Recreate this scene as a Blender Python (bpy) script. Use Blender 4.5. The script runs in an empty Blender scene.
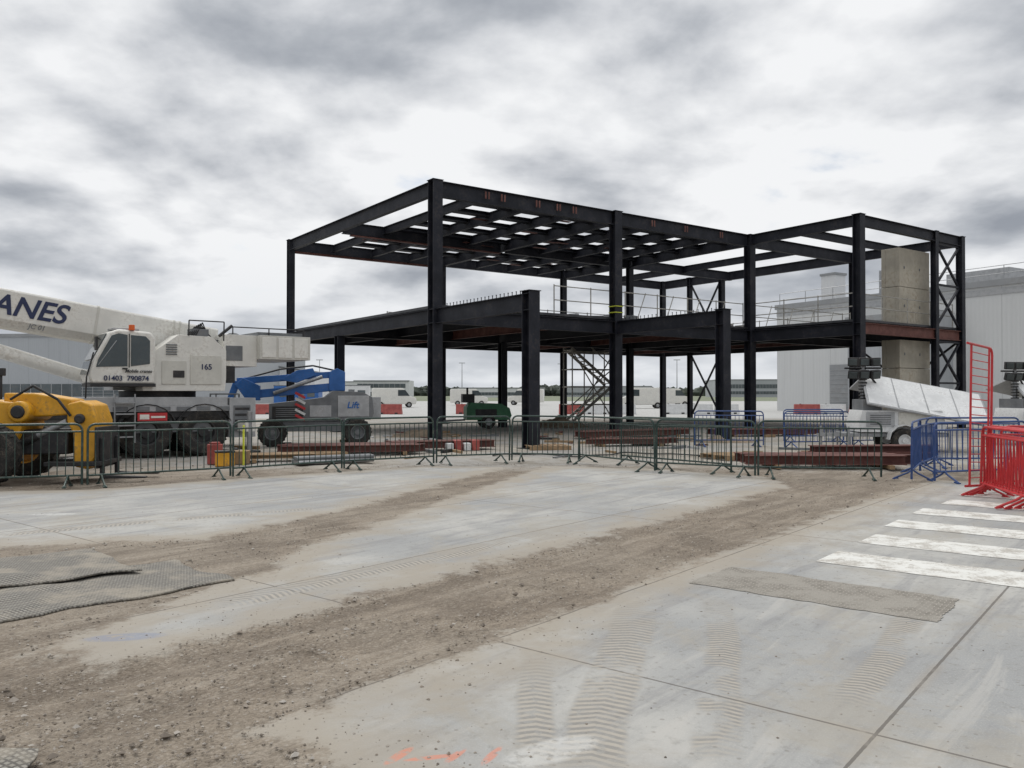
import bpy, bmesh, math, random
import numpy as np
from mathutils import Vector, Matrix, noise
random.seed(7); rng=np.random.default_rng(7)
V=Vector
scene=bpy.context.scene
F=825.0; H=1.6
def G(u,v):
    "surveyed ground position"
    Y=F*H/(v-394.0); return ((u-512)/F*Y, Y)

# ------------------------------------------------------------------ materials
def newmat(name):
    m=bpy.data.materials.new(name); m.use_nodes=True
    nt=m.node_tree; b=nt.nodes['Principled BSDF']
    return m,nt,b
def N(nt,t,**k):
    n=nt.nodes.new(t)
    for a,val in k.items():
        setattr(n,a,val)
    return n
def L(nt,a,b): nt.links.new(a,b)
def math_(nt,op,a,b=None,c=None,clamp=False):
    n=nt.nodes.new('ShaderNodeMath'); n.operation=op; n.use_clamp=clamp
    for i,x in enumerate((a,b,c)):
        if x is None: continue
        if isinstance(x,(int,float)): n.inputs[i].default_value=x
        else: nt.links.new(x,n.inputs[i])
    return n.outputs[0]
def mix_(nt,f,a,b,mode='MIX'):
    n=nt.nodes.new('ShaderNodeMix'); n.data_type='RGBA'; n.blend_type=mode
    def s(i,x):
        if isinstance(x,(int,float)): n.inputs[i].default_value=x
        elif isinstance(x,tuple): n.inputs[i].default_value=(x[0],x[1],x[2],1)
        else: nt.links.new(x,n.inputs[i])
    s(0,f); s(6,a); s(7,b); return n.outputs[2]
def noise_(nt,vec,scale,detail=4,rough=.55,dist=0):
    n=nt.nodes.new('ShaderNodeTexNoise'); n.inputs['Scale'].default_value=scale
    n.inputs['Detail'].default_value=detail; n.inputs['Roughness'].default_value=rough
    n.inputs['Distortion'].default_value=dist
    nt.links.new(vec,n.inputs['Vector']); return n.outputs['Fac']
def ramp_(nt,f,stops,interp='LINEAR'):
    n=nt.nodes.new('ShaderNodeValToRGB'); cr=n.color_ramp; cr.interpolation=interp
    while len(cr.elements)<len(stops): cr.elements.new(.5)
    for e,(p,c) in zip(cr.elements,stops):
        e.position=p; e.color=(c[0],c[1],c[2],1) if isinstance(c,tuple) else (c,c,c,1)
    nt.links.new(f,n.inputs[0]); return n.outputs[0]
def sm(nt,x,a,b):
    n=nt.nodes.new('ShaderNodeMapRange'); n.interpolation_type='SMOOTHSTEP'
    nt.links.new(x,n.inputs[0]); n.inputs[1].default_value=a; n.inputs[2].default_value=b
    return n.outputs[0]
def pbr(name,col,rough=.5,metal=0,var=.25,scale=3,dirt=(.16,.13,.10),dirtamt=.25,bump=.0,spec=.5):
    m,nt,b=newmat(name)
    tc=N(nt,'ShaderNodeTexCoord'); o=tc.outputs['Object']
    n1=noise_(nt,o,scale,4,.6); n2=noise_(nt,o,scale*7,3,.6)
    lo=tuple(c*(1-var) for c in col); hi=tuple(min(1,c*(1+var*.6)) for c in col)
    c=mix_(nt,sm(nt,n1,.3,.7),lo,hi)
    f=math_(nt,'MULTIPLY',sm(nt,math_(nt,'MULTIPLY',n1,n2),.24,.42),dirtamt)
    c=mix_(nt,f,c,dirt)
    L(nt,c,b.inputs['Base Color'])
    r=math_(nt,'ADD',math_(nt,'MULTIPLY',n2,.3),rough-.15,clamp=True)
    L(nt,r,b.inputs['Roughness']); b.inputs['Metallic'].default_value=metal
    b.inputs['Specular IOR Level'].default_value=spec
    if bump:
        bp=N(nt,'ShaderNodeBump'); bp.inputs['Strength'].default_value=bump; bp.inputs['Distance'].default_value=.02
        L(nt,n2,bp.inputs['Height']); L(nt,bp.outputs[0],b.inputs['Normal'])
    return m
M_STEEL=pbr('painted_steel',(.014,.016,.024),.6,0,.35,1.5,(.07,.06,.055),.4,spec=.3)
M_PRIMER=pbr('red_oxide_steel',(.13,.045,.035),.7,0,.35,3,(.16,.12,.1),.4)
M_DECK=pbr('metal_deck',(.06,.062,.068),.5,.3,.3,2)
M_CONC=pbr('precast_concrete',(.42,.39,.325),.9,0,.22,.9,(.26,.21,.15),.5,.3)
M_GALV=pbr('galvanised_steel',(.34,.35,.36),.45,.6,.2,6)
M_SCAF=pbr('scaffold_grey',(.36,.35,.32),.6,.2,.3,6)
M_FENCE=pbr('fence_green_steel',(.03,.06,.052),.5,.2,.3,5,(.22,.19,.15),.4)
M_BLUE=pbr('blue_paint',(.025,.07,.22),.45,0,.25,4,dirtamt=.3)
M_RED=pbr('red_paint',(.50,.025,.03),.4,0,.2,4,dirtamt=.15)
M_REDD=pbr('dull_red_plastic',(.36,.07,.06),.55,0,.3,3,dirtamt=.4)
M_WHITE=pbr('white_paint',(.70,.69,.645),.38,0,.12,2,(.25,.2,.15),.32)
M_WPL=pbr('white_plastic',(.66,.67,.67),.5,0,.15,3,dirtamt=.3)
M_CREAM=pbr('cream_panel',(.58,.57,.52),.45,0,.12,2,dirtamt=.25)
M_BLACK=pbr('black_parts',(.02,.02,.022),.6,0,.3,4,(.12,.1,.08),.35)
M_TYRE=pbr('tyre_rubber',(.022,.021,.02),.85,0,.3,6,(.16,.13,.1),.5,.4)
M_GREY=pbr('grey_paint',(.15,.16,.17),.5,0,.25,3,dirtamt=.3)
M_LGREY=pbr('light_grey_paint',(.38,.39,.40),.5,0,.2,3,dirtamt=.3)
M_GLASS=pbr('dark_glass',(.03,.045,.05),.16,0,.2,2,dirtamt=.1,spec=.8)
M_YEL=pbr('yellow_paint',(.66,.33,.015),.42,0,.25,2.5,(.14,.1,.07),.55)
M_HIVIS=pbr('hi_vis_yellow',(.6,.65,.05),.6,0,.2,4)
M_LBLUE=pbr('lift_blue_paint',(.02,.12,.38),.42,0,.2,3,dirtamt=.2)
M_NAVY=pbr('navy_lettering',(.015,.025,.08),.5,0,.1,3,dirtamt=.0)
M_GRN=pbr('green_paint',(.03,.16,.07),.5,0,.3,3)
M_ORG=pbr('orange_plastic',(.75,.13,.02),.5,0,.15,3)
M_TIMB=pbr('timber',(.30,.2,.11),.8,0,.3,5)
M_TREE=pbr('distant_foliage',(.06,.075,.06),.9,0,.5,.1)
M_ROOF=pbr('roof_grey',(.28,.29,.3),.6,0,.15,.3)
M_WIN=pbr('window_band',(.07,.09,.1),.2,0,.3,.4,spec=.7)
def cladding(name,col,period=.33):
    m,nt,b=newmat(name)
    tc=N(nt,'ShaderNodeTexCoord'); o=tc.outputs['Object']
    w=N(nt,'ShaderNodeTexWave'); w.bands_direction='X'; w.inputs['Scale'].default_value=.314/period
    L(nt,o,w.inputs['Vector'])
    n1=noise_(nt,o,.12,5,.6)
    sp=N(nt,'ShaderNodeSeparateXYZ'); L(nt,o,sp.inputs[0])
    mp=N(nt,'ShaderNodeMapping'); mp.inputs['Scale'].default_value=(2,2,.12); L(nt,o,mp.inputs[0])
    n2=noise_(nt,mp.outputs[0],1,4,.6)
    c=mix_(nt,n1,tuple(c*.88 for c in col),tuple(c*1.08 for c in col))
    c=mix_(nt,math_(nt,'MULTIPLY',sm(nt,n2,.5,.75),.18),c,tuple(x*.6 for x in col))
    fx=math_(nt,'FRACT',math_(nt,'DIVIDE',sp.outputs[0],3.0))
    seam=math_(nt,'LESS_THAN',fx,.025)
    c=mix_(nt,math_(nt,'MULTIPLY',seam,.35),c,tuple(x*.5 for x in col))
    L(nt,c,b.inputs['Base Color']); b.inputs['Roughness'].default_value=.55
    bp=N(nt,'ShaderNodeBump'); bp.inputs['Strength'].default_value=.25; bp.inputs['Distance'].default_value=.03
    L(nt,w.outputs['Fac'],bp.inputs['Height']); L(nt,bp.outputs[0],b.inputs['Normal'])
    return m
M_CLAD=cladding('wall_cladding',(.58,.59,.59))
M_CLAD2=cladding('grey_cladding',(.38,.40,.42))
M_CLAD3=cladding('pale_cladding',(.64,.65,.66))

# ------------------------------------------------------------------ mesh builder
class MB:
    def __init__(s,M=None): s.v=[];s.f=[];s.m=[];s.mats=[];s.M=M or Matrix.Identity(4)
    def mi(s,mat):
        if mat not in s.mats: s.mats.append(mat)
        return s.mats.index(mat)
    def add(s,vs,fs,mat):
        o=len(s.v); s.v+= [s.M@V(p) for p in vs]; k=s.mi(mat)
        for f in fs: s.f.append([o+i for i in f]); s.m.append(k)
    def box(s,c,d,mat,R=None):
        R=R or Matrix.Identity(3); c=V(c); vs=[]
        for x in(-.5,.5):
            for y in(-.5,.5):
                for z in(-.5,.5): vs.append(c+R@V((x*d[0],y*d[1],z*d[2])))
        s.add(vs,[(0,1,3,2),(4,6,7,5),(0,4,5,1),(2,3,7,6),(0,2,6,4),(1,5,7,3)],mat)
    def b2(s,a,b,mat):
        s.box([(a[i]+b[i])/2 for i in range(3)],[abs(b[i]-a[i]) for i in range(3)],mat)
    def frame(s,p0,p1,up):
        p0=V(p0);p1=V(p1); d=(p1-p0); l=d.length; d.normalize(); up=V(up)
        if abs(d.dot(up.normalized()))>.99: up=V((0,1,0)) if abs(d.y)<.9 else V((1,0,0))
        sd=d.cross(up).normalized(); u=sd.cross(d).normalized()
        return p0,p1,l,d,sd,u
    def bar(s,p0,p1,w,h,mat,up=(0,0,1)):
        p0,p1,l,d,sd,u=s.frame(p0,p1,up)
        s.box((p0+p1)/2,(l,w,h),mat,Matrix((d,sd,u)).transposed())
    def ibeam(s,p0,p1,dp,w,mat,up=(0,0,1),tf=.025,tw=.014):
        p0,p1,l,d,sd,u=s.frame(p0,p1,up); R=Matrix((d,sd,u)).transposed(); c=(p0+p1)/2
        s.box(c+u*(dp/2-tf/2),(l,w,tf),mat,R); s.box(c-u*(dp/2-tf/2),(l,w,tf),mat,R)
        s.box(c,(l-.004,tw,dp-2*tf),mat,R)
    def cyl(s,p0,p1,r,mat,n=12,r2=None,caps=True):
        p0,p1,l,d,sd,u=s.frame(p0,p1,(0,0,1)); r2=r if r2 is None else r2; vs=[]
        for i in range(n):
            a=2*math.pi*i/n; w=sd*math.cos(a)+u*math.sin(a); vs+= [p0+w*r,p1+w*r2]
        fs=[(2*i,2*((i+1)%n),2*((i+1)%n)+1,2*i+1) for i in range(n)]
        if caps: fs+= [tuple(2*i for i in range(n)),tuple(2*i+1 for i in range(n))]
        s.add(vs,fs,mat)
    def path(s,pts,r,mat,n=8):
        for a,b in zip(pts[:-1],pts[1:]): s.cyl(a,b,r,mat,n)
    def prism(s,poly,y0,y1,mat):
        n=len(poly); vs=[(x,y0,z) for x,z in poly]+[(x,y1,z) for x,z in poly]
        s.add(vs,[tuple(range(n)),tuple(range(n,2*n))]+[(i,(i+1)%n,n+(i+1)%n,n+i) for i in range(n)],mat)
    def lathe(s,c,ax,prof,mat,n=28):
        c=V(c); ax=V(ax).normalized(); t=V((0,0,1)) if abs(ax.z)<.9 else V((1,0,0))
        a=ax.cross(t).normalized(); b=ax.cross(a); vs=[];k=len(prof)
        for i in range(n):
            w=a*math.cos(2*math.pi*i/n)+b*math.sin(2*math.pi*i/n)
            vs+= [c+ax*h+w*r for r,h in prof]
        fs=[(i*k+j,((i+1)%n)*k+j,((i+1)%n)*k+j+1,i*k+j+1) for i in range(n) for j in range(k-1)]
        s.add(vs,fs,mat)
    def wheel(s,c,ax,r,w,rim=None,lugs=True):
        rim=rim or M_WHITE
        c=V(c); ax=V(ax).normalized(); h=w/2
        s.lathe(c,ax,[(r*.52,-h*.85),(r*.62,-h),(r*.9,-h),(r,-h*.7),(r,h*.7),(r*.9,h),(r*.62,h),(r*.52,h*.85)],M_TYRE)
        for q in(-1,1):
            s.lathe(c,ax,[(r*.54,q*h*.85),(r*.46,q*h*.8),(r*.42,q*h*.35),(r*.2,q*h*.3),(r*.2,q*h*.75),(.001,q*h*.78)],rim)
        if lugs:
            t=V((0,0,1)); a=ax.cross(t).normalized(); b=ax.cross(a)
            n=int(2*math.pi*r/.11)
            for i in range(n):
                an=2*math.pi*i/n; w_=a*math.cos(an)+b*math.sin(an); tg=ax.cross(w_)
                q=1 if i%2 else -1
                s.box(c+w_*r+ax*q*h*.38,(.045,h*.8,.035),M_TYRE,Matrix((tg,ax,w_)).transposed())
    def build(s,name,parent=None,bevel=0,smooth=True,M=None):
        me=bpy.data.meshes.new(name); me.from_pydata([tuple(p) for p in s.v],[],s.f)
        for m in s.mats: me.materials.append(m)
        me.polygons.foreach_set('material_index',s.m)
        bm=bmesh.new(); bm.from_mesh(me); bmesh.ops.recalc_face_normals(bm,faces=bm.faces); bm.to_mesh(me); bm.free()
        if smooth:
            me.polygons.foreach_set('use_smooth',[True]*len(me.polygons)); me.set_sharp_from_angle(angle=math.radians(35))
        ob=bpy.data.objects.new(name,me); scene.collection.objects.link(ob)
        if parent: ob.parent=parent
        if M is not None: ob.matrix_world=M
        if bevel:
            md=ob.modifiers.new('bevel','BEVEL'); md.width=bevel; md.segments=2; md.limit_method='ANGLE'; md.angle_limit=math.radians(40)
        return ob
def empty(name,M=None):
    e=bpy.data.objects.new(name,None); scene.collection.objects.link(e); e.empty_display_size=.3
    if M is not None: e.matrix_world=M
    return e
def frameM(o,yaw):
    return Matrix.Translation(V((o[0],o[1],o[2] if len(o)>2 else 0)))@Matrix.Rotation(yaw,4,'Z')
def text(name,body,size,o,xa,ya,mat,parent,shear=0,ext=.004):
    cu=bpy.data.curves.new(name,'FONT'); cu.body=body; cu.size=size; cu.extrude=ext; cu.shear=shear
    cu.align_x='CENTER'; cu.align_y='CENTER'; cu.offset=size*.02
    ob=bpy.data.objects.new(name,cu); scene.collection.objects.link(ob); cu.materials.append(mat)
    xa=V(xa).normalized(); ya=V(ya); za=xa.cross(ya).normalized(); ya=za.cross(xa)
    m=Matrix((xa,ya,za)).transposed().to_4x4(); m.translation=V(o)
    ob.parent=parent; ob.matrix_local=m
    return ob

# ------------------------------------------------------------------ ground
g1=np.array([.63,.776]); g1/=np.linalg.norm(g1); g2=np.array([g1[1],-g1[0]])
def GG(a,b): p=a*g1+b*g2; return (p[0],p[1])
S1=[GG(2.3,-3.45),GG(6,-3.55),GG(11,-3.65),GG(16.9,-3.6),GG(17.8,1),GG(18,16),GG(-6,16),GG(-8,2),GG(2.25,0)]
S2=[G(40,650),G(110,660),G(350,600),G(600,536),G(790,486),G(770,477),G(660,469),G(545,466),G(450,498),G(310,545),G(265,572),G(180,598)]
S3=[G(-900,552),G(0,547),G(80,543),G(200,539),G(340,511),G(440,484),G(510,467),G(430,466),G(330,472),G(230,479),G(100,489),G(-900,505)]
def sdist(px,py,poly):
    inside=np.zeros(px.shape,bool); d=np.full(px.shape,1e9); n=len(poly)
    for i in range(n):
        x0,y0=poly[i];x1,y1=poly[(i+1)%n]
        c=((y0>py)!=(y1>py))&(px<(x1-x0)*(py-y0)/((y1-y0) if abs(y1-y0)>1e-9 else 1e-9)+x0)
        inside^=c
        dx,dy=x1-x0,y1-y0; t=np.clip(((px-x0)*dx+(py-y0)*dy)/(dx*dx+dy*dy),0,1)
        d=np.minimum(d,np.hypot(px-x0-t*dx,py-y0-t*dy))
    return np.where(inside,d,-d)
xs=np.concatenate([[-4000,-2000,-800,-300,-120,-60,-35,-25],np.arange(-18,-9,.3),np.arange(-9,10,.06),np.arange(10,22,.3),[25,35,60,120,300,800,2000,4000]])
ys=np.concatenate([[-3000,-600,-100,-30,-12,-6,-2,0,1,2],np.arange(2.6,14,.05),np.arange(14,22,.12),np.arange(22,50,.8),[55,60,70,80,90,110,150,220,350,600,1200,2500,5000]])
gx,gy=np.meshgrid(xs,ys); nx,ny=len(xs),len(ys)
sd=np.maximum.reduce([sdist(gx,gy,S) for S in (S1,S2,S3)])
sd=np.clip(sd,-3,3)
gz=np.zeros(gx.shape)
for j in range(ny):
    if not(2.5<ys[j]<22): continue
    for i in range(nx):
        s_=sd[j,i]
        if s_<.15 and -18<xs[i]<22:
            w=min(1,max(0,(.1-s_)/.35)); p=V((xs[i],ys[j],0)); b_=xs[i]*g2[0]+ys[j]*g2[1]+.12*noise.noise(p*.8)
            e=noise.noise(p*1.1)*.028+noise.noise(p*3.7)*.014+noise.noise(p*11)*.008
            e-=.028*math.exp(-((b_+4.75)/.16)**2)+.022*math.exp(-((b_+4.0)/.16)**2)
            q=math.hypot((xs[i]+4.2)/2.7,(ys[j]-7.0)/1.75); w*=min(1,max(.12,(q-.95)*3))
            gz[j,i]=w*(-.015+e)
me=bpy.data.meshes.new('ground')
vv=np.stack([gx,gy,gz],-1).reshape(-1,3)
idx=np.arange(nx*ny).reshape(ny,nx)
ff=np.stack([idx[:-1,:-1],idx[:-1,1:],idx[1:,1:],idx[1:,:-1]],-1).reshape(-1,4)
me.from_pydata(vv.tolist(),[],ff.tolist())
me.polygons.foreach_set('use_smooth',[True]*len(me.polygons))
at=me.attributes.new('slab','FLOAT','POINT'); at.data.foreach_set('value',sd.reshape(-1).astype(np.float32))
ground=bpy.data.objects.new('ground',me); scene.collection.objects.link(ground)
m,nt,b=newmat('ground_surface'); me.materials.append(m)
geo=N(nt,'ShaderNodeNewGeometry'); P=geo.outputs['Position']
A=N(nt,'ShaderNodeAttribute'); A.attribute_name='slab'; sdn=A.outputs['Fac']
sep=N(nt,'ShaderNodeSeparateXYZ'); L(nt,P,sep.inputs[0]); X,Y=sep.outputs[0],sep.outputs[1]
def lin(a,b_,c=0): return math_(nt,'ADD',math_(nt,'ADD',math_(nt,'MULTIPLY',X,a),math_(nt,'MULTIPLY',Y,b_)),c)
a1=lin(float(g1[0]),float(g1[1])); a2=lin(float(g2[0]),float(g2[1]))
nbig=noise_(nt,P,.35,3,.6); nmid=noise_(nt,P,1.6,5,.65,.3); nfin=noise_(nt,P,14,3,.65); nvf=noise_(nt,P,90,2,.7)
nedge=noise_(nt,P,2.2,6,.78)
eb=math_(nt,'ADD',sdn,math_(nt,'MULTIPLY',math_(nt,'SUBTRACT',nedge,.5),1.2))
fac=sm(nt,eb,-.11,.10)
# concrete
cc=mix_(nt,sm(nt,nbig,.38,.62),(.28,.285,.285),(.39,.385,.365))
cc=mix_(nt,math_(nt,'MULTIPLY',sm(nt,nmid,.45,.65),.5),cc,(.25,.25,.245))
cc=mix_(nt,math_(nt,'MULTIPLY',sm(nt,nfin,.52,.72),.55),cc,(.215,.21,.195))
cc=mix_(nt,math_(nt,'MULTIPLY',sm(nt,nvf,.5,.75),.5),cc,(.47,.46,.43))
mp=N(nt,'ShaderNodeMapping'); mp.vector_type='TEXTURE'; mp.inputs['Rotation'].default_value=(0,0,math.atan2(g1[1],g1[0])); mp.inputs['Scale'].default_value=(2.6,.32,1); L(nt,P,mp.inputs[0])
nst=noise_(nt,mp.outputs[0],1.3,5,.66,.5)
cc=mix_(nt,math_(nt,'MULTIPLY',sm(nt,nst,.49,.66),.55),cc,(.215,.215,.22))
cc=mix_(nt,math_(nt,'MULTIPLY',sm(nt,nst,.45,.33),.4),cc,(.45,.435,.405))
nd=noise_(nt,P,.8,6,.74,.6)
cc=mix_(nt,math_(nt,'MULTIPLY',sm(nt,nd,.48,.64),.55),cc,(.32,.295,.25))
dust=math_(nt,'MULTIPLY',sm(nt,math_(nt,'SUBTRACT',sdn,math_(nt,'MULTIPLY',nmid,1.6)),.0,-.75),.8)
cc=mix_(nt,dust,cc,(.315,.28,.23))
spk=N(nt,'ShaderNodeTexVoronoi'); spk.inputs['Scale'].default_value=16; L(nt,P,spk.inputs['Vector'])
spc=N(nt,'ShaderNodeSeparateColor'); L(nt,spk.outputs['Color'],spc.inputs[0])
sp1=math_(nt,'MULTIPLY',math_(nt,'GREATER_THAN',spc.outputs[0],.7),sm(nt,spk.outputs['Distance'],.24,.1))
cc=mix_(nt,math_(nt,'MULTIPLY',sp1,.4),cc,(.15,.13,.11))
# joints
j1=math_(nt,'ABSOLUTE',math_(nt,'SUBTRACT',math_(nt,'FRACT',math_(nt,'DIVIDE',math_(nt,'ADD',a2,1.13+2.37*10.5),2.37)),.5))
j2=math_(nt,'ABSOLUTE',math_(nt,'SUBTRACT',math_(nt,'FRACT',math_(nt,'DIVIDE',math_(nt,'ADD',a1,-4.1+5.2*10.5),5.2)),.5))
wob=math_(nt,'MULTIPLY',nfin,.003)
jj=math_(nt,'MAXIMUM',math_(nt,'LESS_THAN',j1,math_(nt,'ADD',wob,.0022)),math_(nt,'LESS_THAN',j2,math_(nt,'ADD',math_(nt,'MULTIPLY',nfin,.0014),.0009)))
jj=math_(nt,'MULTIPLY',jj,math_(nt,'LESS_THAN',Y,24)); jj=math_(nt,'MULTIPLY',jj,sm(nt,nmid,.75,.55))
jsoft=math_(nt,'MULTIPLY',math_(nt,'MAXIMUM',sm(nt,j1,.03,.0),sm(nt,j2,.012,.0)),sm(nt,nmid,.4,.6))
cc=mix_(nt,math_(nt,'MULTIPLY',jsoft,.4),cc,(.33,.29,.235))
cc=mix_(nt,math_(nt,'MULTIPLY',jj,.75),cc,(.10,.09,.08))
def track(px,py,dx,dy,ln,w=.15,per=.055):
    l=math.hypot(dx,dy);dx/=l;dy/=l
    t=lin(dx,dy,-(px*dx+py*dy)); s_=lin(dy,-dx,-(px*dy-py*dx))
    s_=math_(nt,'ADD',s_,math_(nt,'MULTIPLY',math_(nt,'SUBTRACT',nbig,.5),.35))
    ab=math_(nt,'ABSOLUTE',math_(nt,'ADD',s_,math_(nt,'MULTIPLY',math_(nt,'SUBTRACT',nfin,.5),.05)))
    m1=sm(nt,ab,w,w-.05); m2=math_(nt,'MULTIPLY',sm(nt,t,-.1,.25),sm(nt,t,ln,ln*.45))
    tr=math_(nt,'SINE',math_(nt,'MULTIPLY',math_(nt,'ADD',t,math_(nt,'ADD',math_(nt,'MULTIPLY',ab,.35),math_(nt,'MULTIPLY',nmid,.08))),2*math.pi/per))
    mk=math_(nt,'MULTIPLY',m1,m2)
    return mk,math_(nt,'MULTIPLY',mk,math_(nt,'ADD',math_(nt,'MULTIPLY',tr,1.2),.45,clamp=True))
T_=[track(.34,3.5,.36,1.7,3.4,.17,.06),track(.90,3.6,.47,1.9,3.4,.13,.05),track(.10,3.45,.05,1,1.8,.12,.06),track(-2.2,6.3,.7,.9,5.5,.17),track(1.75,4.3,1.5,2.2,3.6,.12,.05),track(-6,9.2,1,.75,6,.16)]
tm_,t=T_[0]
for q0_,q in T_[1:]: t=math_(nt,'MAXIMUM',t,q); tm_=math_(nt,'MAXIMUM',tm_,q0_)
brk=math_(nt,'MULTIPLY',sm(nt,nmid,.36,.50),sm(nt,nfin,.72,.5))
cc=mix_(nt,math_(nt,'MULTIPLY',math_(nt,'MULTIPLY',tm_,brk),.65),cc,(.185,.175,.16))
t=math_(nt,'MULTIPLY',t,brk)
cc=mix_(nt,math_(nt,'MULTIPLY',t,.7),cc,(.42,.385,.33))
def blot(px,py,rx,ry,th,seed=0):
    dx=lin(math.cos(th),math.sin(th),-(px*math.cos(th)+py*math.sin(th))); dy=lin(-math.sin(th),math.cos(th),-(-px*math.sin(th)+py*math.cos(th)))
    r=math_(nt,'ADD',math_(nt,'POWER',math_(nt,'ABSOLUTE',math_(nt,'DIVIDE',dx,rx)),2),math_(nt,'POWER',math_(nt,'ABSOLUTE',math_(nt,'DIVIDE',dy,ry)),2))
    return math_(nt,'MULTIPLY',sm(nt,math_(nt,'ADD',r,math_(nt,'MULTIPLY',nfin,.8)),1.5,.9),sm(nt,nfin,.33,.52))
rd=math_(nt,'MAXIMUM',math_(nt,'MAXIMUM',blot(-.50,3.67,.03,.11,-.5),blot(-.36,3.65,.13,.024,.25)),math_(nt,'MAXIMUM',blot(-.25,3.67,.024,.09,-.5),blot(-.09,3.67,.024,.11,-.4)))
cc=mix_(nt,math_(nt,'MULTIPLY',rd,.6),cc,(.60,.20,.12))
bl=blot(-2.55,5.45,.28,.10,.2); cc=mix_(nt,math_(nt,'MULTIPLY',bl,.3),cc,(.1,.17,.35))
wp=math_(nt,'MAXIMUM',blot(.18,3.72,.28,.12,.6),blot(-6.1,11.0,.35,.12,.1))
cc=mix_(nt,math_(nt,'MULTIPLY',wp,.45),cc,(.6,.6,.58))
# dirt
vor=N(nt,'ShaderNodeTexVoronoi'); vor.inputs['Scale'].default_value=30; L(nt,P,vor.inputs['Vector'])
vor2=N(nt,'ShaderNodeTexVoronoi'); vor2.inputs['Scale'].default_value=75; L(nt,P,vor2.inputs['Vector'])
dc=mix_(nt,sm(nt,nmid,.38,.62),(.15,.122,.092),(.255,.213,.165))
dc=mix_(nt,math_(nt,'MULTIPLY',sm(nt,nbig,.42,.62),.6),dc,(.30,.262,.21))
vs_=N(nt,'ShaderNodeSeparateColor'); L(nt,vor.outputs['Color'],vs_.inputs[0])
st=math_(nt,'MULTIPLY',math_(nt,'GREATER_THAN',vs_.outputs[0],.78),sm(nt,vor.outputs['Distance'],.45,.25))
dc=mix_(nt,math_(nt,'MULTIPLY',st,.5),dc,(.38,.35,.31))
vs2=N(nt,'ShaderNodeSeparateColor'); L(nt,vor2.outputs['Color'],vs2.inputs[0])
dc=mix_(nt,.3,dc,ramp_(nt,vs2.outputs[0],[(0,(.1,.085,.07)),(.6,(.22,.18,.14)),(1,(.40,.36,.31))]))
dc=mix_(nt,math_(nt,'MULTIPLY',sm(nt,nfin,.5,.75),.5),dc,(.11,.088,.067))
dc=mix_(nt,math_(nt,'MULTIPLY',sm(nt,nst,.46,.64),.5),dc,(.13,.105,.082))
dc=mix_(nt,math_(nt,'MULTIPLY',sm(nt,nst,.46,.34),.45),dc,(.33,.29,.24))
fc=mix_(nt,sm(nt,nmid,.3,.7),(.27,.243,.205),(.38,.355,.315))
fc=mix_(nt,math_(nt,'MULTIPLY',sm(nt,nbig,.42,.6),.6),fc,(.31,.31,.305))
fc=mix_(nt,math_(nt,'MULTIPLY',st,.3),fc,(.2,.17,.14))
fc=mix_(nt,math_(nt,'MULTIPLY',sm(nt,nd,.5,.62),.55),fc,(.19,.165,.13))
farf=sm(nt,math_(nt,'ADD',Y,math_(nt,'MULTIPLY',nmid,4)),18.5,21.5)
dc=mix_(nt,farf,dc,fc)
apr=sm(nt,Y,52,56); dc=mix_(nt,apr,dc,mix_(nt,nbig,(.38,.38,.37),(.47,.47,.46)))
gr=sm(nt,Y,180,190); dc=mix_(nt,gr,dc,(.17,.19,.13))
col=mix_(nt,fac,dc,cc); L(nt,col,b.inputs['Base Color']); b.inputs['Roughness'].default_value=.88
b.inputs['Specular IOR Level'].default_value=.3
hd=math_(nt,'ADD',math_(nt,'MULTIPLY',nfin,.7),math_(nt,'MULTIPLY',math_(nt,'SUBTRACT',1,vor.outputs['Distance']),.8))
hd=math_(nt,'ADD',hd,math_(nt,'MULTIPLY',math_(nt,'SUBTRACT',1,vor2.outputs['Distance']),.4))
hc=math_(nt,'ADD',math_(nt,'MULTIPLY',nvf,.10),math_(nt,'MULTIPLY',nfin,.2))
sdf=sm(nt,sdn,-.15,.15)
hmix=N(nt,'ShaderNodeMix'); L(nt,sdf,hmix.inputs[0]); L(nt,hd,hmix.inputs[2]); L(nt,math_(nt,'ADD',hc,1.1),hmix.inputs[3])
bp=N(nt,'ShaderNodeBump'); bp.inputs['Strength'].default_value=.75; bp.inputs['Distance'].default_value=.02
L(nt,hmix.outputs[0],bp.inputs['Height']); L(nt,bp.outputs[0],b.inputs['Normal'])

# gravel (one mesh)
gv=[];gf=[]
base=np.array([[1,0,0],[-1,0,0],[0,1,0],[0,-1,0],[0,0,1],[0,0,-1]],float)
tri=[(0,2,4),(2,1,4),(1,3,4),(3,0,4),(2,0,5),(1,2,5),(3,1,5),(0,3,5)]
cand=80000
cy=2.9+ (rng.random(cand)**1.7)*16; cx=(rng.random(cand)-.5)*1.5*cy*1.15
cs=np.maximum.reduce([sdist(cx,cy,S) for S in (S1,S2,S3)])
keep=[]
for x,y,s_ in zip(cx,cy,cs):
    if noise.noise(V((x*.9,y*.9,3)))<-.1 and s_<-.1: continue
    if s_<-.02 or (s_<.5 and random.random()<.25) or random.random()<.025: keep.append((x,y,s_))
keep=keep[:21000]
for x,y,s_ in keep:
    r=.003+.010*random.random()**3+(.016 if random.random()<.010 else 0)
    if s_>0: r*=.65
    q=base*r*(.6+.8*rng.random((6,1)))*np.array([1,1,.6]); an=random.random()*6.28
    c_,s2=math.cos(an),math.sin(an); q=q@np.array([[c_,s2,0],[-s2,c_,0],[0,0,1]])+np.array([x,y,r*.2])
    o=len(gv); gv+=q.tolist(); gf+=[(a+o,b_+o,c+o) for a,b_,c in tri]
gm=bpy.data.meshes.new('gravel'); gm.from_pydata(gv,[],gf)
go=bpy.data.objects.new('gravel',gm); scene.collection.objects.link(go)
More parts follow.
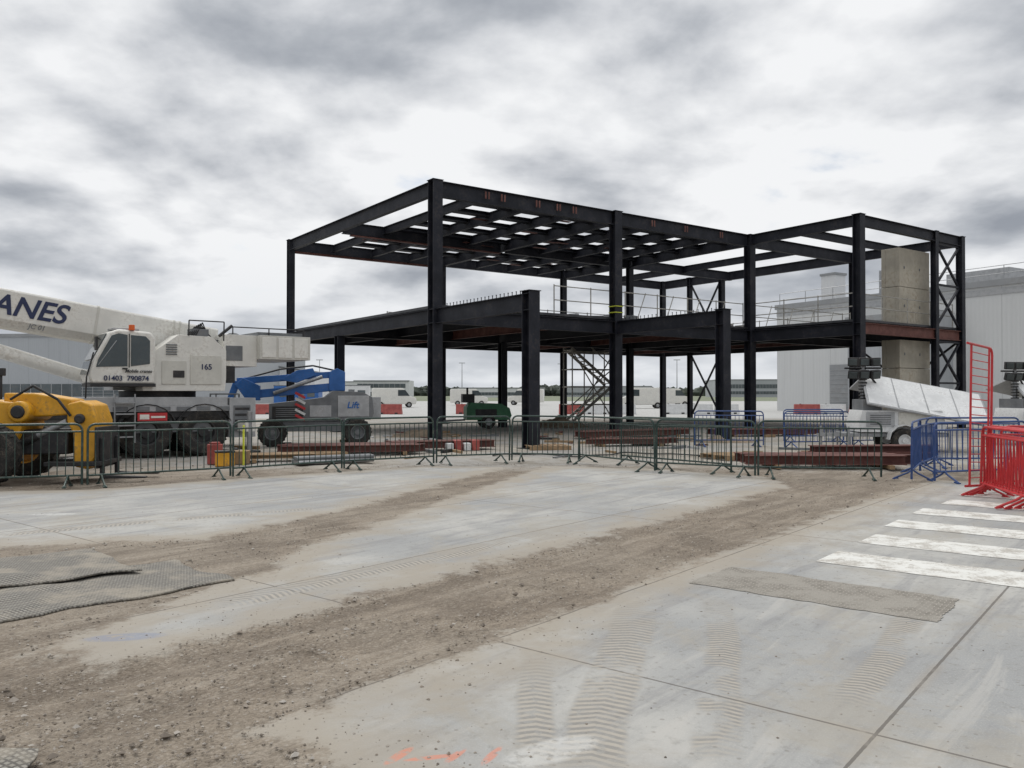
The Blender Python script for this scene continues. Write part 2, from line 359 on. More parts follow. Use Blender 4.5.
M_GRAV,nt2,b2_=newmat('gravel_stone')
ge=N(nt2,'ShaderNodeNewGeometry'); 
c=ramp_(nt2,ge.outputs['Random Per Island'],[(0,(.13,.11,.09)),(.5,(.25,.21,.17)),(1,(.42,.39,.35))]); L(nt2,c,b2_.inputs['Base Color']); b2_.inputs['Roughness'].default_value=.9
gm.materials.append(M_GRAV)

# zebra crossing
mz,ntz,bz=newmat('worn_white_road_paint')
gz_=N(ntz,'ShaderNodeNewGeometry'); Pz=gz_.outputs['Position']
n1=noise_(ntz,Pz,4,7,.75,.3); n2=noise_(ntz,Pz,45,4,.7)
w_=math_(ntz,'ADD',math_(ntz,'MULTIPLY',n1,.65),math_(ntz,'MULTIPLY',n2,.35))
c=mix_(ntz,sm(ntz,w_,.49,.585),(.64,.64,.61),(.36,.35,.33)); c=mix_(ntz,math_(ntz,'MULTIPLY',sm(ntz,n1,.40,.64),.5),c,(.38,.345,.29))
L(ntz,c,bz.inputs['Base Color']); bz.inputs['Roughness'].default_value=.75
zb=MB()
for a0,a1_ in ((7.95,8.62),(9.25,9.92),(10.6,11.25),(11.95,12.6),(13.25,13.9),(14.55,15.2)):
    e0=-2.7-random.random()*.12
    ring=[]
    K=20
    for i in range(K+1): ring.append(GG(a0+random.uniform(-.015,.015),e0+(6.0)*i/K))
    for i in range(K,-1,-1): ring.append(GG(a1_+random.uniform(-.015,.015),e0+(6.0)*i/K))
    zb.add([(x,y,.004) for x,y in ring],[tuple(range(len(ring)))],mz)
zb.build('zebra_crossing',smooth=False)

# patch of pitted paving
mpv,ntp,bpv=newmat('pitted_patch')
tc=N(ntp,'ShaderNodeTexCoord'); o=tc.outputs['Object']
wv=noise_(ntp,o,3,3,.6)
vadd=N(ntp,'ShaderNodeVectorMath'); vadd.operation='MULTIPLY_ADD'; L(ntp,wv,vadd.inputs[0]); vadd.inputs[1].default_value=(.04,.04,0); L(ntp,o,vadd.inputs[2])
br=N(ntp,'ShaderNodeTexBrick'); br.inputs['Scale'].default_value=7; br.inputs['Mortar Size'].default_value=.05; br.inputs['Mortar Smooth'].default_value=.5
br.inputs['Color1'].default_value=(.20,.185,.16,1); br.inputs['Color2'].default_value=(.14,.128,.11,1); br.inputs['Mortar'].default_value=(.33,.305,.265,1)
L(ntp,vadd.outputs[0],br.inputs['Vector']); nn=noise_(ntp,o,2.6,6,.72); nf=noise_(ntp,o,25,4,.7)
c=mix_(ntp,math_(ntp,'MULTIPLY',sm(ntp,nn,.40,.58),.85),br.outputs['Color'],(.32,.30,.265)); c=mix_(ntp,math_(ntp,'MULTIPLY',sm(ntp,nf,.5,.7),.5),c,(.31,.28,.24)); L(ntp,c,bpv.inputs['Base Color']); bpv.inputs['Roughness'].default_value=.9
bb=N(ntp,'ShaderNodeBump'); bb.inputs['Distance'].default_value=.008; L(ntp,math_(ntp,'ADD',br.outputs['Fac'],nf),bb.inputs['Height']); L(ntp,bb.outputs[0],bpv.inputs['Normal'])
pb=MB(); ring=[]
cr4=[(-.95,-.42),(.95,-.42),(.95,.42),(-.95,.42)]
for (x0,y0),(x1,y1) in zip(cr4,cr4[1:]+cr4[:1]):
    for i in range(40):
        x=x0+(x1-x0)*i/40; y=y0+(y1-y0)*i/40
        ring.append((x+.035*noise.noise(V((x*4,y*4,2)))+random.uniform(-.008,.008),y+.035*noise.noise(V((x*4,y*4,7)))+random.uniform(-.008,.008),0))
pb.add(ring,[tuple(range(len(ring)))],mpv)
pb.build('pavement_patch',smooth=False,M=frameM((2.5,6.72,.004),math.atan2(g2[1],g2[0])))

# ground mats
mm,ntm,bm_=newmat('woven_mat')
tc=N(ntm,'ShaderNodeTexCoord'); o=tc.outputs['Object']
mpm=N(ntm,'ShaderNodeMapping'); mpm.inputs['Rotation'].default_value=(0,0,.5); L(ntm,o,mpm.inputs[0])
ckb=N(ntm,'ShaderNodeTexBrick'); ckb.inputs['Scale'].default_value=8; ckb.inputs['Mortar Size'].default_value=.05; L(ntm,mpm.outputs[0],ckb.inputs[0]); ckb.offset=0
ckb.inputs['Color1'].default_value=(.30,.285,.255,1); ckb.inputs['Color2'].default_value=(.24,.228,.20,1); ckb.inputs['Mortar'].default_value=(.10,.094,.084,1); ckb.inputs['Brick Width'].default_value=.3
nn=noise_(ntm,o,2.2,6,.7); nf=noise_(ntm,o,30,4,.6)
c=mix_(ntm,math_(ntm,'MULTIPLY',sm(ntm,nn,.45,.66),.75),ckb.outputs['Color'],(.33,.295,.24)); c=mix_(ntm,math_(ntm,'MULTIPLY',sm(ntm,nf,.5,.7),.4),c,(.20,.18,.15))
L(ntm,c,bm_.inputs['Base Color']); bm_.inputs['Roughness'].default_value=.9
bb=N(ntm,'ShaderNodeBump'); bb.inputs['Distance'].default_value=.012; L(ntm,math_(ntm,'SUBTRACT',nf,ckb.outputs['Fac']),bb.inputs['Height']); bb.inputs['Strength'].default_value=.8; L(ntm,bb.outputs[0],bm_.inputs['Normal'])
def mat_sheet(name,c00,c10,c11,c01,z0,seed,amp):
    nu,nv=80,40; vs=[]; fs=[]
    for j in range(nv+1):
        for i in range(nu+1):
            u_,v_=i/nu,j/nv
            x=(c00[0]*(1-u_)+c10[0]*u_)*(1-v_)+(c01[0]*(1-u_)+c11[0]*u_)*v_
            y=(c00[1]*(1-u_)+c10[1]*u_)*(1-v_)+(c01[1]*(1-u_)+c11[1]*u_)*v_
            p=V((x,y,seed)); x+=noise.noise(p*1.5)*.14+noise.noise(p*6)*.03; y+=noise.noise(p*1.5+V((9,9,9)))*.14+noise.noise(p*6+V((3,3,3)))*.03
            e=min(1,min(u_,1-u_,v_,1-v_)*7)
            z=z0+e*max(0,noise.noise(p*1.3)*amp+noise.noise(p*4)*amp*.5)
            vs.append((x,y,z))
    for j in range(nv):
        for i in range(nu):
            a=j*(nu+1)+i; fs.append((a,a+1,a+nu+2,a+nu+1))
    me=bpy.data.meshes.new(name); me.from_pydata(vs,[],fs); me.polygons.foreach_set('use_smooth',[True]*len(fs))
    ob=bpy.data.objects.new(name,me); scene.collection.objects.link(ob); me.materials.append(mm)
    md=ob.modifiers.new('s','SOLIDIFY'); md.thickness=.014; md.offset=1
    return ob
mat_sheet('ground_mat',G(-120,642),G(232,582),G(180,562),G(-160,598),.003,1.3,.04)
mat_sheet('ground_mat',G(-110,604),G(150,574),G(95,554),G(-140,576),.04,5.1,.04)
mat_sheet('rubber_mat',(-2.35,3.35),(-1.98,3.35),(-2.05,3.62),(-2.6,3.62),.02,8,.03)

# ------------------------------------------------------------------ steel frame building
e1=V((.812,.583,0)).normalized(); e2=V((-e1.y,e1.x,0)); A0=V((-2.66,28.53,0))
R=Matrix((e1,e2,V((0,0,1)))).transposed()
def W(a,b_,z=0): return A0+e1*a+e2*b_+V((0,0,z))
BAY=8.46; D=13.7; RZ=9.0; FZ=4.55
bld=empty('steel_frame_building')
col=MB()
def column(a,b_,z,w=.33,mat=M_STEEL):
    p=W(a,b_); col.ibeam(p+V((0,0,.03)),p+V((0,0,z)),w,w,mat,up=e2,tf=.03,tw=.02)
    col.box(p+V((0,0,.015)),(.6,.6,.03),M_STEEL,R)
    col.box(p+V((0,0,z+.01)),(w+.06,w+.06,.02),M_STEEL,R)
    for zz in(FZ-.02,FZ-.5):
        if z>FZ: col.box(p+V((0,0,zz)),(w-.03,w-.03,.02),M_STEEL,R)
for a in (0,BAY,2*BAY): column(a,0,RZ,.38)
column(0,-5.5,FZ+.05,.38); column(BAY,-5.5,FZ+.02,.38); column(2*BAY,-5.5,RZ,.36); column(3*BAY,-5.5,RZ,.3); column(23.0,-5.5,RZ,.26); column(3*BAY,0,RZ)
column(0,8,FZ-.5); column(BAY,8,FZ-.5); column(2*BAY,8,RZ,.3); column(3*BAY,8.77,RZ,.3); column(3*BAY,11.35,RZ,.26)
column(0,D,RZ,.3); column(BAY,D,RZ,.3); column(2*BAY,D,RZ,.3); column(3*BAY,D,RZ,.3)
col.build('columns',bld)
rf=MB()
def beam(B,a0,b0,a1_,b1,z,dp=.5,w=.22,mat=M_STEEL,trim=.19):
    p=W(a0,b0,z-dp/2); q=W(a1_,b1,z-dp/2); d=(q-p).normalized(); B.ibeam(p+d*trim,q-d*trim,dp,w,mat,tw=.016)
for k in range(3):
    beam(rf,k*BAY,0,(k+1)*BAY,0,RZ,.55)
    beam(rf,k*BAY,D,(k+1)*BAY,D,RZ,.5)
    beam(rf,k*BAY,8,(k+1)*BAY,8,RZ-.06,.5,trim=.12)
for k in range(4):
    if k==2: beam(rf,k*BAY,0,k*BAY,8,RZ,.5); beam(rf,k*BAY,8,k*BAY,D,RZ,.5)
    else: beam(rf,k*BAY,0,k*BAY,D,RZ,.5)
for s_ in(1,2,3):
    for k in range(2):
        a=k*BAY+s_*BAY/4
        if a<2.2: beam(rf,a,0,a,D,RZ-.05,.34,.16,M_STEEL,.12); continue
        beam(rf,a,0,a,8,RZ-.06,.38,.17,M_STEEL,.12); beam(rf,a,8,a,D,RZ-.06,.38,.17,M_STEEL,.12)
beam(rf,2*BAY+BAY/2,0,2*BAY+BAY/2,D,RZ-.06,.36,.16,M_STEEL,.12)
beam(rf,2*BAY,-5.5,3*BAY,-5.5,RZ,.45); beam(rf,2*BAY,-5.5,2*BAY,0,RZ,.45); beam(rf,3*BAY,-5.5,3*BAY,0,RZ,.45)
beam(rf,2*BAY,-2.6,3*BAY,-2.6,RZ-.05,.35,.16)
rf.build('roof_beams',bld)
pu=MB()
for i in range(1,9):
    b_=i*1.52
    if abs(b_-8)<.3: continue
    p=W(BAY/4,b_,RZ-.12);q=W(2*BAY,b_,RZ-.12); pu.ibeam(p,q,.16,.4,M_STEEL,tf=.012,tw=.01)
pu.build('roof_purlins',bld)
rs=MB()
for a in (2.1,2.8,4.4,5.4,6.2,10.5,12.5,14.8): 
    for s_ in(-.07,.07): rs.box(W(a+s_,-.117,RZ-.24),(.07,.012,.26),M_PRIMER,R)
for i in range(34):
    k=random.choice([0,1,2,3]); a=k*BAY+random.uniform(.3,8); b_=random.uniform(1,12)
    if a<17: rs.box(W(a,b_,RZ-.33),(.7,.2,.02),M_PRIMER,R)
beam(rs,0,D-.0,BAY,D,RZ-.52,.08,.2,M_PRIMER); beam(rs,.3,8,BAY,8,RZ-.58,.05,.2,M_PRIMER)
rs.build('splice_plates',bld)
fl=MB()
for k in range(3):
    beam(fl,k*BAY,0,(k+1)*BAY,0,FZ,.5); beam(fl,k*BAY,D,(k+1)*BAY,D,FZ,.5); beam(fl,k*BAY,8,(k+1)*BAY,8,FZ-.02,.5,.2,M_STEEL)
for k in range(4):
    if k!=2: beam(fl,k*BAY,0,k*BAY,D,FZ,.5)
    else: beam(fl,k*BAY,0,k*BAY,8,FZ,.5); beam(fl,k*BAY,8,k*BAY,D,FZ,.5)
    beam(fl,k*BAY,-5.5,k*BAY,0,FZ,.52)
for k in range(3):
    for s_ in(1,2): beam(fl,k*BAY+s_*BAY/3,0,k*BAY+s_*BAY/3,D,FZ-.02,.4,.17,M_STEEL if s_==1 else M_PRIMER,.13)
beam(fl,2*BAY,-5.5,3*BAY,-5.5,FZ,.45,.2,M_PRIMER)
beam(fl,2*BAY,-2.7,3*BAY,-2.7,FZ-.02,.4,.17)
fl.build('floor_beams',bld)
sd_=MB()
for k in (0,1):
    for i in range(24):
        p=W(k*BAY,-5.2+i*.21,FZ); sd_.cyl(p,p+V((0,0,.10)),.013,M_STEEL,6); sd_.cyl(p+V((0,0,.10)),p+V((0,0,.12)),.022,M_STEEL,6)
sd_.build('shear_studs',bld)
dk=MB()
def deck(a0,a1_,b0,b1,z):
    n=int((a1_-a0)/.15); vs=[];fs=[]
    for i in range(n+1):
        a=a0+(a1_-a0)*i/n; zz=z+(.05 if (i//1)%2 else 0)
        vs+= [W(a,b0,zz),W(a,b1,zz)]
    fs=[(2*i,2*i+1,2*i+3,2*i+2) for i in range(n)]; dk.add(vs,fs,M_DECK)
    dk.box(W((a0+a1_)/2,(b0+b1)/2,z+.11),(a1_-a0,b1-b0,.10),M_DECK,R)
deck(.12,3*BAY-.12,.12,D-.12,FZ+.008); deck(2*BAY+.12,3*BAY-.12,-5.38,-.12,FZ+.008)
dk.build('floor_deck',bld,smooth=False)
bx=MB()
def xb(a0,b0,a1_,b1,z0,z1,r=.05):
    bx.bar(W(a0,b0,z0),W(a1_,b1,z1),.09,.09,M_STEEL); bx.bar(W(a0,b0,z1)+e2*.05+e1*.05,W(a1_,b1,z0)+e2*.05+e1*.05,.09,.09,M_STEEL)
for z0,z1 in((.3,2.1),(2.1,4.0),(4.7,6.6),(6.6,8.5)):
    xb(23.13,-5.5,3*BAY-.15,-5.5,z0,z1); bx.bar(W(23.13,-5.5,z1),W(3*BAY-.15,-5.5,z1),.09,.09,M_STEEL)
for z0,z1 in((.3,4.0),(4.7,8.5)): xb(3*BAY,8.9,3*BAY,11.2,z0,z1)
for z0,z1 in((.3,4.0),): xb(3*BAY,-5.3,3*BAY,-.2,z0,z1)
bx.build('cross_bracing',bld)
co=MB()
for z0,z1 in((0,1.35),(1.37,2.75),(2.77,4.03),(4.72,6.4),(6.42,8.15)):
    h=z1-z0; zc=(z0+z1)/2
    co.box(W(22.3,-4.85,zc),(2.6,.2,h),M_CONC,R); co.box(W(22.3,-4.2,zc),(2.6,.2,h),M_CONC,R)
    co.box(W(21.1,-4.525,zc),(.2,.44,h),M_CONC,R); co.box(W(23.5,-4.525,zc),(.2,.44,h),M_CONC,R)
    for a in(21.4,22.7): co.box(W(a,-4.96,zc),(.08,.02,.12),M_GREY,R)
co.build('concrete_lift_core',bld,bevel=.012)
rl=MB()
def rail(a0,b0,a1_,b1,z,st=1.7,lv=(.55,1.1)):
    p=W(a0,b0,z);q=W(a1_,b1,z); n=max(1,int((q-p).length/st))
    for i in range(n+1):
        c=p.lerp(q,i/n); rl.cyl(c,c+V((0,0,1.15)),.024,M_SCAF,6)
    for h in lv: rl.cyl(p+V((0,0,h)),q+V((0,0,h)),.022,M_SCAF,6)
z=FZ+.16
rail(5.5,.3,16.8,.3,z); rail(17.2,-5.2,25.2,-5.2,z); rail(3*BAY-.3,0,3*BAY-.3,D-.3,z); rail(5,D-.3,25,D-.3,z); rail(17.1,-5.2,17.1,0,z); rail(8.6,8,16.5,8,z,2.2); rail(17.5,.4,25,.4,z,2.0)
for i in range(9): 
    a=10+i*1.7; p=W(a,.35,z); rl.cyl(p,p+V((.4,.25,1.15)),.02,M_SCAF,6)
rl.build('edge_protection_rails',bld)
dc_=MB()
for i in range(26):
    a=random.uniform(5,24);b_=random.uniform(.6,3); s_=random.uniform(.2,.5)
    dc_.box(W(a,b_,z+s_*.25),(s_*1.8,s_,s_*.5),random.choice([M_TIMB,M_PRIMER,M_GREY,M_LGREY,M_SCAF]),Matrix.Rotation(random.random()*3,3,'Z'))
dc_.build('deck_materials',bld)
ys_=MB(); 
for z0 in(4.9,5.15): ys_.box(W(BAY,-.0,z0),(.42,.42,.03),M_HIVIS,R)
ys_.build('hi_vis_tape',bld)

# scaffold stair
sc=MB(frameM((3.4,46.5,0),.35))
for x in(0,1.3,2.6):
    for y in(0,1.2): sc.cyl((x,y,0),(x,y,5.2),.04,M_SCAF,6)
for zz in(1.0,2.0,3.0,4.0,5.0):
    for y in(0,1.2): sc.cyl((-.1,y,zz),(2.7,y,zz),.035,M_SCAF,6)
    for x in(0,2.6): sc.cyl((x,-.1,zz),(x,1.3,zz),.035,M_SCAF,6)
for k,(x0,x1) in enumerate(((0,2.6),(2.6,0))):
    z0=k*2.1
    for y in(.1,1.1): sc.bar((x0,y,z0),(x1,y,z0+2.1),.05,.16,M_SCAF)
    for i in range(10): sc.box((x0+(x1-x0)*(i+.5)/10,.6,z0+2.1*(i+.5)/10),(.28,1.0,.04),M_SCAF)
    sc.cyl((x0,0,z0+1),(x1,0,z0+3.1),.035,M_SCAF,6)
sc.cyl((0,-.05,0),(2.6,-.05,4),.035,M_SCAF,6); sc.cyl((2.6,-.05,0),(0,-.05,4),.035,M_SCAF,6)
sc.build('scaffold_stair_tower')

# ------------------------------------------------------------------ mobile crane
cr=empty('mobile_crane',frameM((-9.1,20.6,0),math.atan2(.616,.788)))
c=MB()
c.b2((-9,.15,.62),(2.7,2.6,1.0),M_GREY)
c.b2((-9,.04,1.0),(2.72,2.7,1.16),M_BLACK)
c.b2((-9,.0,1.16),(2.3,2.74,1.30),M_LGREY)
c.b2((-1.45,0,1.3),(2.0,2.74,1.52),M_LGREY)
for i in range(7): c.b2((-1.3+i*.5,-.012,1.18),(-.95+i*.5,.0,1.28),M_GREY)
c.b2((2.05,-.02,.45),(2.75,2.76,1.5),M_LGREY)
c.b2((2.15,-.05,.62),(2.6,-.02,1.3),M_GREY)
for zz in(.7,.86,1.02,1.18): c.b2((2.18,-.065,zz),(2.57,-.05,zz+.06),M_BLACK)
c.b2((2.25,-.65,.62),(2.5,-.05,.9),M_WHITE); c.cyl((2.37,-.6,.12),(2.37,-.6,1.15),.07,M_GALV,12); c.cyl((2.37,-.6,.0),(2.37,-.6,.12),.28,M_BLACK,16)
c.b2((-1.45,-.01,.55),(-.9,.25,1.2),M_BLACK)
for x in(0,1.4,-3.6,-5.1,-6.6):
    pts=[]
    for i in range(9):
        a=math.pi*(.12+.76*i/8); pts.append((x+.74*math.cos(a),.62+.72*math.sin(a)))
    for p,q in zip(pts[:-1],pts[1:]):
        c.bar((p[0],.25,p[1]),(q[0],.25,q[1]),.55,.025,M_BLACK)
c.build('carrier_chassis',cr,bevel=.012)
w=MB()
for x in(0,1.4,-3.6,-5.1,-6.6):
    for y in(.24,2.5): w.wheel((x,y,.62),(0,1,0),.62,.46,M_BLACK if x>=0 else M_LGREY)
w.build('wheels',cr)
u=MB()
u.cyl((.6,1.35,1.5),(.6,1.35,1.68),.95,M_BLACK,32)
side=[(-.1,1.68),(1.95,1.68),(1.98,2.0),(1.98,2.75),(1.6,3.1),(.75,3.12),(.2,2.7),(-.1,2.1)]
u.prism(side,.06,.78,M_WHITE); u.prism(side,1.95,2.6,M_WHITE)
u.b2((-.6,.9,1.7),(1.9,1.9,1.95),M_LGREY)
u.b2((.35,.035,1.85),(.95,.058,2.45),M_CREAM); u.b2((1.05,.035,1.85),(1.85,.058,2.6),M_CREAM)
u.b2((.62,.02,2.02),(.9,.034,2.2),M_BLACK)
for i in range(5): u.b2((.45,.028,2.6+i*.06),(.72,.057,2.63+i*.06),M_GREY)
u.b2((1.99,.3,2.35),(2.9,2.4,3.2),M_WHITE)
u.cyl((2.35,.6,2.95),(2.35,2.1,2.95),.33,M_GALV,20); 
u.b2((2.05,.285,2.5),(2.5,.3,2.9),M_GREY)
u.b2((2.9,.05,2.55),(4.35,2.65,3.2),M_CREAM)
for i in range(3): u.b2((2.95+i*.46,.035,2.6),(3.35+i*.46,.05,3.15),M_WHITE)
u.b2((2.9,.25,3.2),(4.2,2.4,3.3),M_GREY); u.b2((4.35,.3,2.65),(4.45,2.4,3.1),M_BLACK)
u.cyl((1.9,.4,3.15),(2.25,.4,3.45),.045,M_BLACK,8); u.b2((1.1,.15,3.12),(1.55,.5,3.3),M_GREY)
u.cyl((2.2,.2,3.4),(4.2,.2,3.4),.018,M_BLACK,6)
for x in(2.2,3.2,4.2): u.cyl((x,.2,3.2),(x,.2,3.4),.018,M_BLACK,6)
u.b2((2.0,.3,1.9),(2.3,2.4,2.34),M_BLACK)
u.build('crane_superstructure',cr,bevel=.02)
hz=MB()
for p in ([(1.0,.03,3.1),(1.0,-.0,3.5),(1.9,-.0,3.5),(1.9,.03,3.0)],[(-1.4,.0,1.5),(-1.4,-.1,2.0),(-1.25,-.1,2.6)]): hz.path(p,.018,M_BLACK,6)
for k in range(5): hz.path([(.9+k*.06,.1,3.0),(1.2+k*.05,.2,3.35+.03*k),(1.6,.5,3.25),(1.9,.8,3.05)],.016,M_BLACK,6)
for i in range(4): hz.box((-.55,-.12,.55+i*.28),(.45,.18,.03),M_GALV)
for x in(-.78,-.32): hz.cyl((x,-.12,.4),(x,-.12,1.6),.02,M_GALV,6)
hz.build('hoses_and_ladder',cr)
k=MB()
prof=[(.16,1.85),(.16,2.98),(.05,3.14),(-.7,3.18),(-.92,3.1),(-1.25,2.45),(-1.36,2.05),(-1.3,1.85)]
k.prism(prof,-.12,.86,M_WHITE); k.build('cab',cr,bevel=.05)
k=MB()
k.prism([(.02,2.35),(.02,2.92),(-.08,3.03),(-.42,3.05),(-.42,2.28)],-.135,-.118,M_GLASS)
k.prism([(-.50,2.28),(-.50,3.05),(-.70,3.08),(-.86,3.02),(-1.16,2.42),(-1.2,2.25)],-.135,-.118,M_GLASS)
k.bar((-.955,.37,3.07),(-1.275,.37,2.43),.82,.02,M_GLASS); k.bar((-1.29,.37,2.40),(-1.375,.37,2.08),.82,.02,M_GLASS)
k.b2((-.47,-.15,2.25),(-.45,-.12,3.08),M_BLACK); k.b2((-.62,-.16,2.2),(-.50,-.136,2.24),M_BLACK)
k.cyl((-1.1,-.12,2.9),(-1.25,-.4,2.95),.015,M_BLACK,6); k.box((-1.26,-.43,2.8),(.04,.2,.32),M_BLACK)
k.cyl((-.4,-.1,3.17),(-.4,-.1,3.3),.07,M_ORG,10); k.b2((-1.32,-.14,1.78),(.16,.86,1.86),M_BLACK)
k.b2((-.8,-.0,3.17),(-.2,.6,3.22),M_LGREY)
k.cyl((-1.15,-.13,2.3),(-.75,-.14,2.9),.012,M_GALV,6)
k.build('cab_windows',cr,bevel=.006)
bm2=MB(); al=math.atan2(.66,4.6); bd=V((-math.cos(al),0,math.sin(al))); bu=V((math.sin(al),0,math.cos(al))); p0=V((2.0,1.35,2.92))
def boomsec(t0,t1,hw,hh,mat):
    pr=[(-hw,-hh*.55),(-hw*.62,-hh*.9),(0,-hh),(hw*.62,-hh*.9),(hw,-hh*.55),(hw,hh*.9),(hw*.9,hh),(-hw*.9,hh),(-hw,hh*.9)]
    vs=[p0+bd*t0+V((0,1,0))*a+bu*b_ for a,b_ in pr]+[p0+bd*t1+V((0,1,0))*a+bu*b_ for a,b_ in pr]; n=len(pr)
    bm2.add(vs,[tuple(range(n)),tuple(range(n,2*n))]+[(i,(i+1)%n,n+(i+1)%n,n+i) for i in range(n)],mat)
boomsec(0,10.5,.42,.47,M_WHITE); boomsec(10.3,10.5,.47,.52,M_LGREY); boomsec(10.5,11.2,.37,.41,M_WHITE); boomsec(11.2,11.8,.3,.34,M_GREY)
for t_ in(1.0,1.15,3.0,10.25): boomsec(t_,t_+.05,.44,.485,M_CREAM)
bm2.cyl(p0+V((0,-.62,0)),p0+V((0,.62,0)),.16,M_GREY,16)
q0=V((-.9,1.35,1.95)); q1=p0+bd*8.2-bu*.45
bm2.cyl(q0,q0.lerp(q1,.62),.17,M_WHITE,20); bm2.cyl(q0.lerp(q1,.62),q1,.11,M_GALV,16); bm2.cyl(q0.lerp(q1,.6),q0.lerp(q1,.63),.2,M_LGREY,20)
bm2.build('telescopic_boom',cr,bevel=.012)
xa=-bd
text('boom_lettering','CRANES',.66,p0+bd*4.95+V((0,-.428,0))+bu*.07,xa,bu,M_NAVY,cr,.25)
text('boom_number','JC 01',.16,p0+bd*4.3+V((0,-.428,0))-bu*.33,xa,bu,M_GREY,cr,.2)
text('cab_lettering','01403  790874',.17,(-.52,-.15,1.98),(1,0,0),(0,0,1),M_NAVY,cr)
text('cab_script','Mobile cranes',.11,(-.25,-.15,2.16),(1,0,0),(0,.0,1),M_BLACK,cr,.3)
text('fleet_number','165',.2,(1.45,.03,2.3),(1,0,0),(0,0,1),M_NAVY,cr)
sg=MB(); sg.b2((-.25,-.09,.93),(.45,-.06,1.13),M_RED); sg.b2((-.2,-.1,.97),(.02,-.09,1.09),M_WHITE); sg.b2((.06,-.1,1.0),(.4,-.09,1.05),M_WHITE); sg.build('warning_sign',cr)

# ------------------------------------------------------------------ yellow telehandler
th=empty('yellow_telehandler',frameM((-8.75,15.3,0),math.radians(8)))
t_=MB()
t_.prism([(-4.2,.75),(-.2,.75),(-.1,1.05),(-.25,1.45),(-1.2,1.52),(-1.4,1.3),(-4.2,1.3)],-.5,.5,M_YEL)
t_.prism([(.75,.28),(1.0,.22),(1.12,.45),(1.15,1.1),(1.05,1.4),(.85,1.48),(.62,1.42),(.62,1.1),(.72,.9)],-.42,.42,M_YEL)
t_.prism([(.0,1.18),(.7,1.22),(.68,1.5),(.0,1.62),(-.5,1.62),(-.5,1.3)],-.3,.3,M_YEL)
t_.cyl((-.15,-.56,1.28),(-.15,.56,1.28),.19,M_YEL,20); t_.cyl((-.15,-.6,1.28),(-.15,.6,1.28),.12,M_BLACK,16); t_.cyl((.85,-.5,1.15),(.85,.5,1.15),.09,M_BLACK,14)
t_.b2((-.3,-.35,.5),(.62,.35,.95),M_BLACK)
t_.build('boom_and_body',th,bevel=.03)
t_=MB()
t_.cyl((-.1,-.33,.75),(.6,-.33,1.1),.06,M_GALV,12); t_.cyl((-.4,-.33,.6),(.1,-.33,.85),.085,M_BLACK,12)
t_.b2((.3,-.6,.30),(1.25,.6,.38),M_BLACK); t_.b2((1.14,-.55,.25),(1.2,.55,1.0),M_BLACK)
for y in(-.4,.4): t_.prism([(1.2,.06),(2.0,.06),(2.0,.09),(1.26,.12),(1.26,.8),(1.2,.8)],y-.06,y+.06,M_BLACK)
t_.path([(-.3,-.5,1.5),(.1,-.55,1.75),(.5,-.5,1.5),(.7,-.45,1.2)],.025,M_BLACK)
t_.cyl((-.55,-.3,1.5),(-.55,-.3,1.95),.03,M_BLACK,8); t_.box((-.55,-.3,2.0),(.14,.1,.14),M_BLACK)
t_.build('forks_and_rams',th,bevel=.01)
t_=MB()
for x in(-.55,-3.3):
    for y in(-.85,.85): t_.wheel((x,y,.55),(0,1,0),.55,.4,M_YEL)
t_.build('wheels',th)
t_=MB(); t_.prism([(-3.4,1.3),(-1.9,1.3),(-1.9,1.9),(-2.1,2.5),(-3.3,2.5)],-1.0,-.35,M_BLACK); t_.prism([(-3.3,1.75),(-2.0,1.75),(-2.15,2.4),(-3.2,2.4)],-1.02,-1.003,M_GLASS); t_.build('cab',th,bevel=.03)

# ------------------------------------------------------------------ boom lift
bf=empty('articulated_boom_lift',frameM((-6.35,26.3,0),math.radians(14)))
hood=[(-1.3,.8),(1.75,.8),(1.85,1.0),(1.8,1.5),(1.5,1.66),(.6,1.7),(.35,1.5),(-.2,1.42),(-1.3,1.3)]
t_=MB()
t_.b2((-1.5,-.9,.45),(1.6,.9,.75),M_GREY)
t_.prism(hood,-1.0,-.35,M_GREY); t_.prism(hood,.35,1.0,M_GREY)
t_.b2((-1.2,-1.02,.85),(-.3,-1.003,1.22),M_BLACK); t_.b2((-.1,-1.02,.9),(.55,-1.003,1.25),M_LGREY); t_.b2((1.83,-.6,.8),(2.1,.6,1.5),M_LGREY)
t_.b2((.75,-1.02,.9),(1.7,-1.003,1.55),M_LGREY)
for i in range(5): t_.b2((-1.1,-1.03,.9+i*.06),(-.4,-1.021,.93+i*.06),M_GREY)
t_.build('turntable',bf,bevel=.05)
t_=MB()
t_.bar((.9,0,1.85),(-1.9,0,1.58),.34,.26,M_LBLUE); t_.bar((.6,0,2.22),(-2.3,0,2.0),.26,.2,M_LBLUE)
t_.prism([(-.5,1.95),(.1,2.2),(0,2.42),(-.5,2.34),(-1.0,2.05)],-.2,.2,M_LBLUE); t_.prism([(.5,1.7),(1.0,1.7),(1.0,2.3),(.75,2.42),(.5,2.3)],-.24,.24,M_LBLUE)
t_.cyl((-1.2,-.2,1.62),(.3,-.2,2.15),.06,M_GALV,10); t_.path([(-2,0,2.1),(-1,-.1,2.38),(0,-.1,2.5),(.7,0,2.35)],.03,M_BLACK)
t_.bar((-2.3,0,2.0),(-2.6,0,1.1),.2,.2,M_LBLUE); t_.prism([(-2.0,1.4),(-1.6,1.4),(-1.6,1.85),(-2.1,2.1),(-2.35,1.9)],-.22,.22,M_LBLUE)
t_.build('boom_arms',bf,bevel=.015)
t_=MB()
for x in(-3.0,-2.3):
    for y in(-.8,.8): t_.cyl((x,y,.5),(x,y,1.6),.025,M_GREY,6)
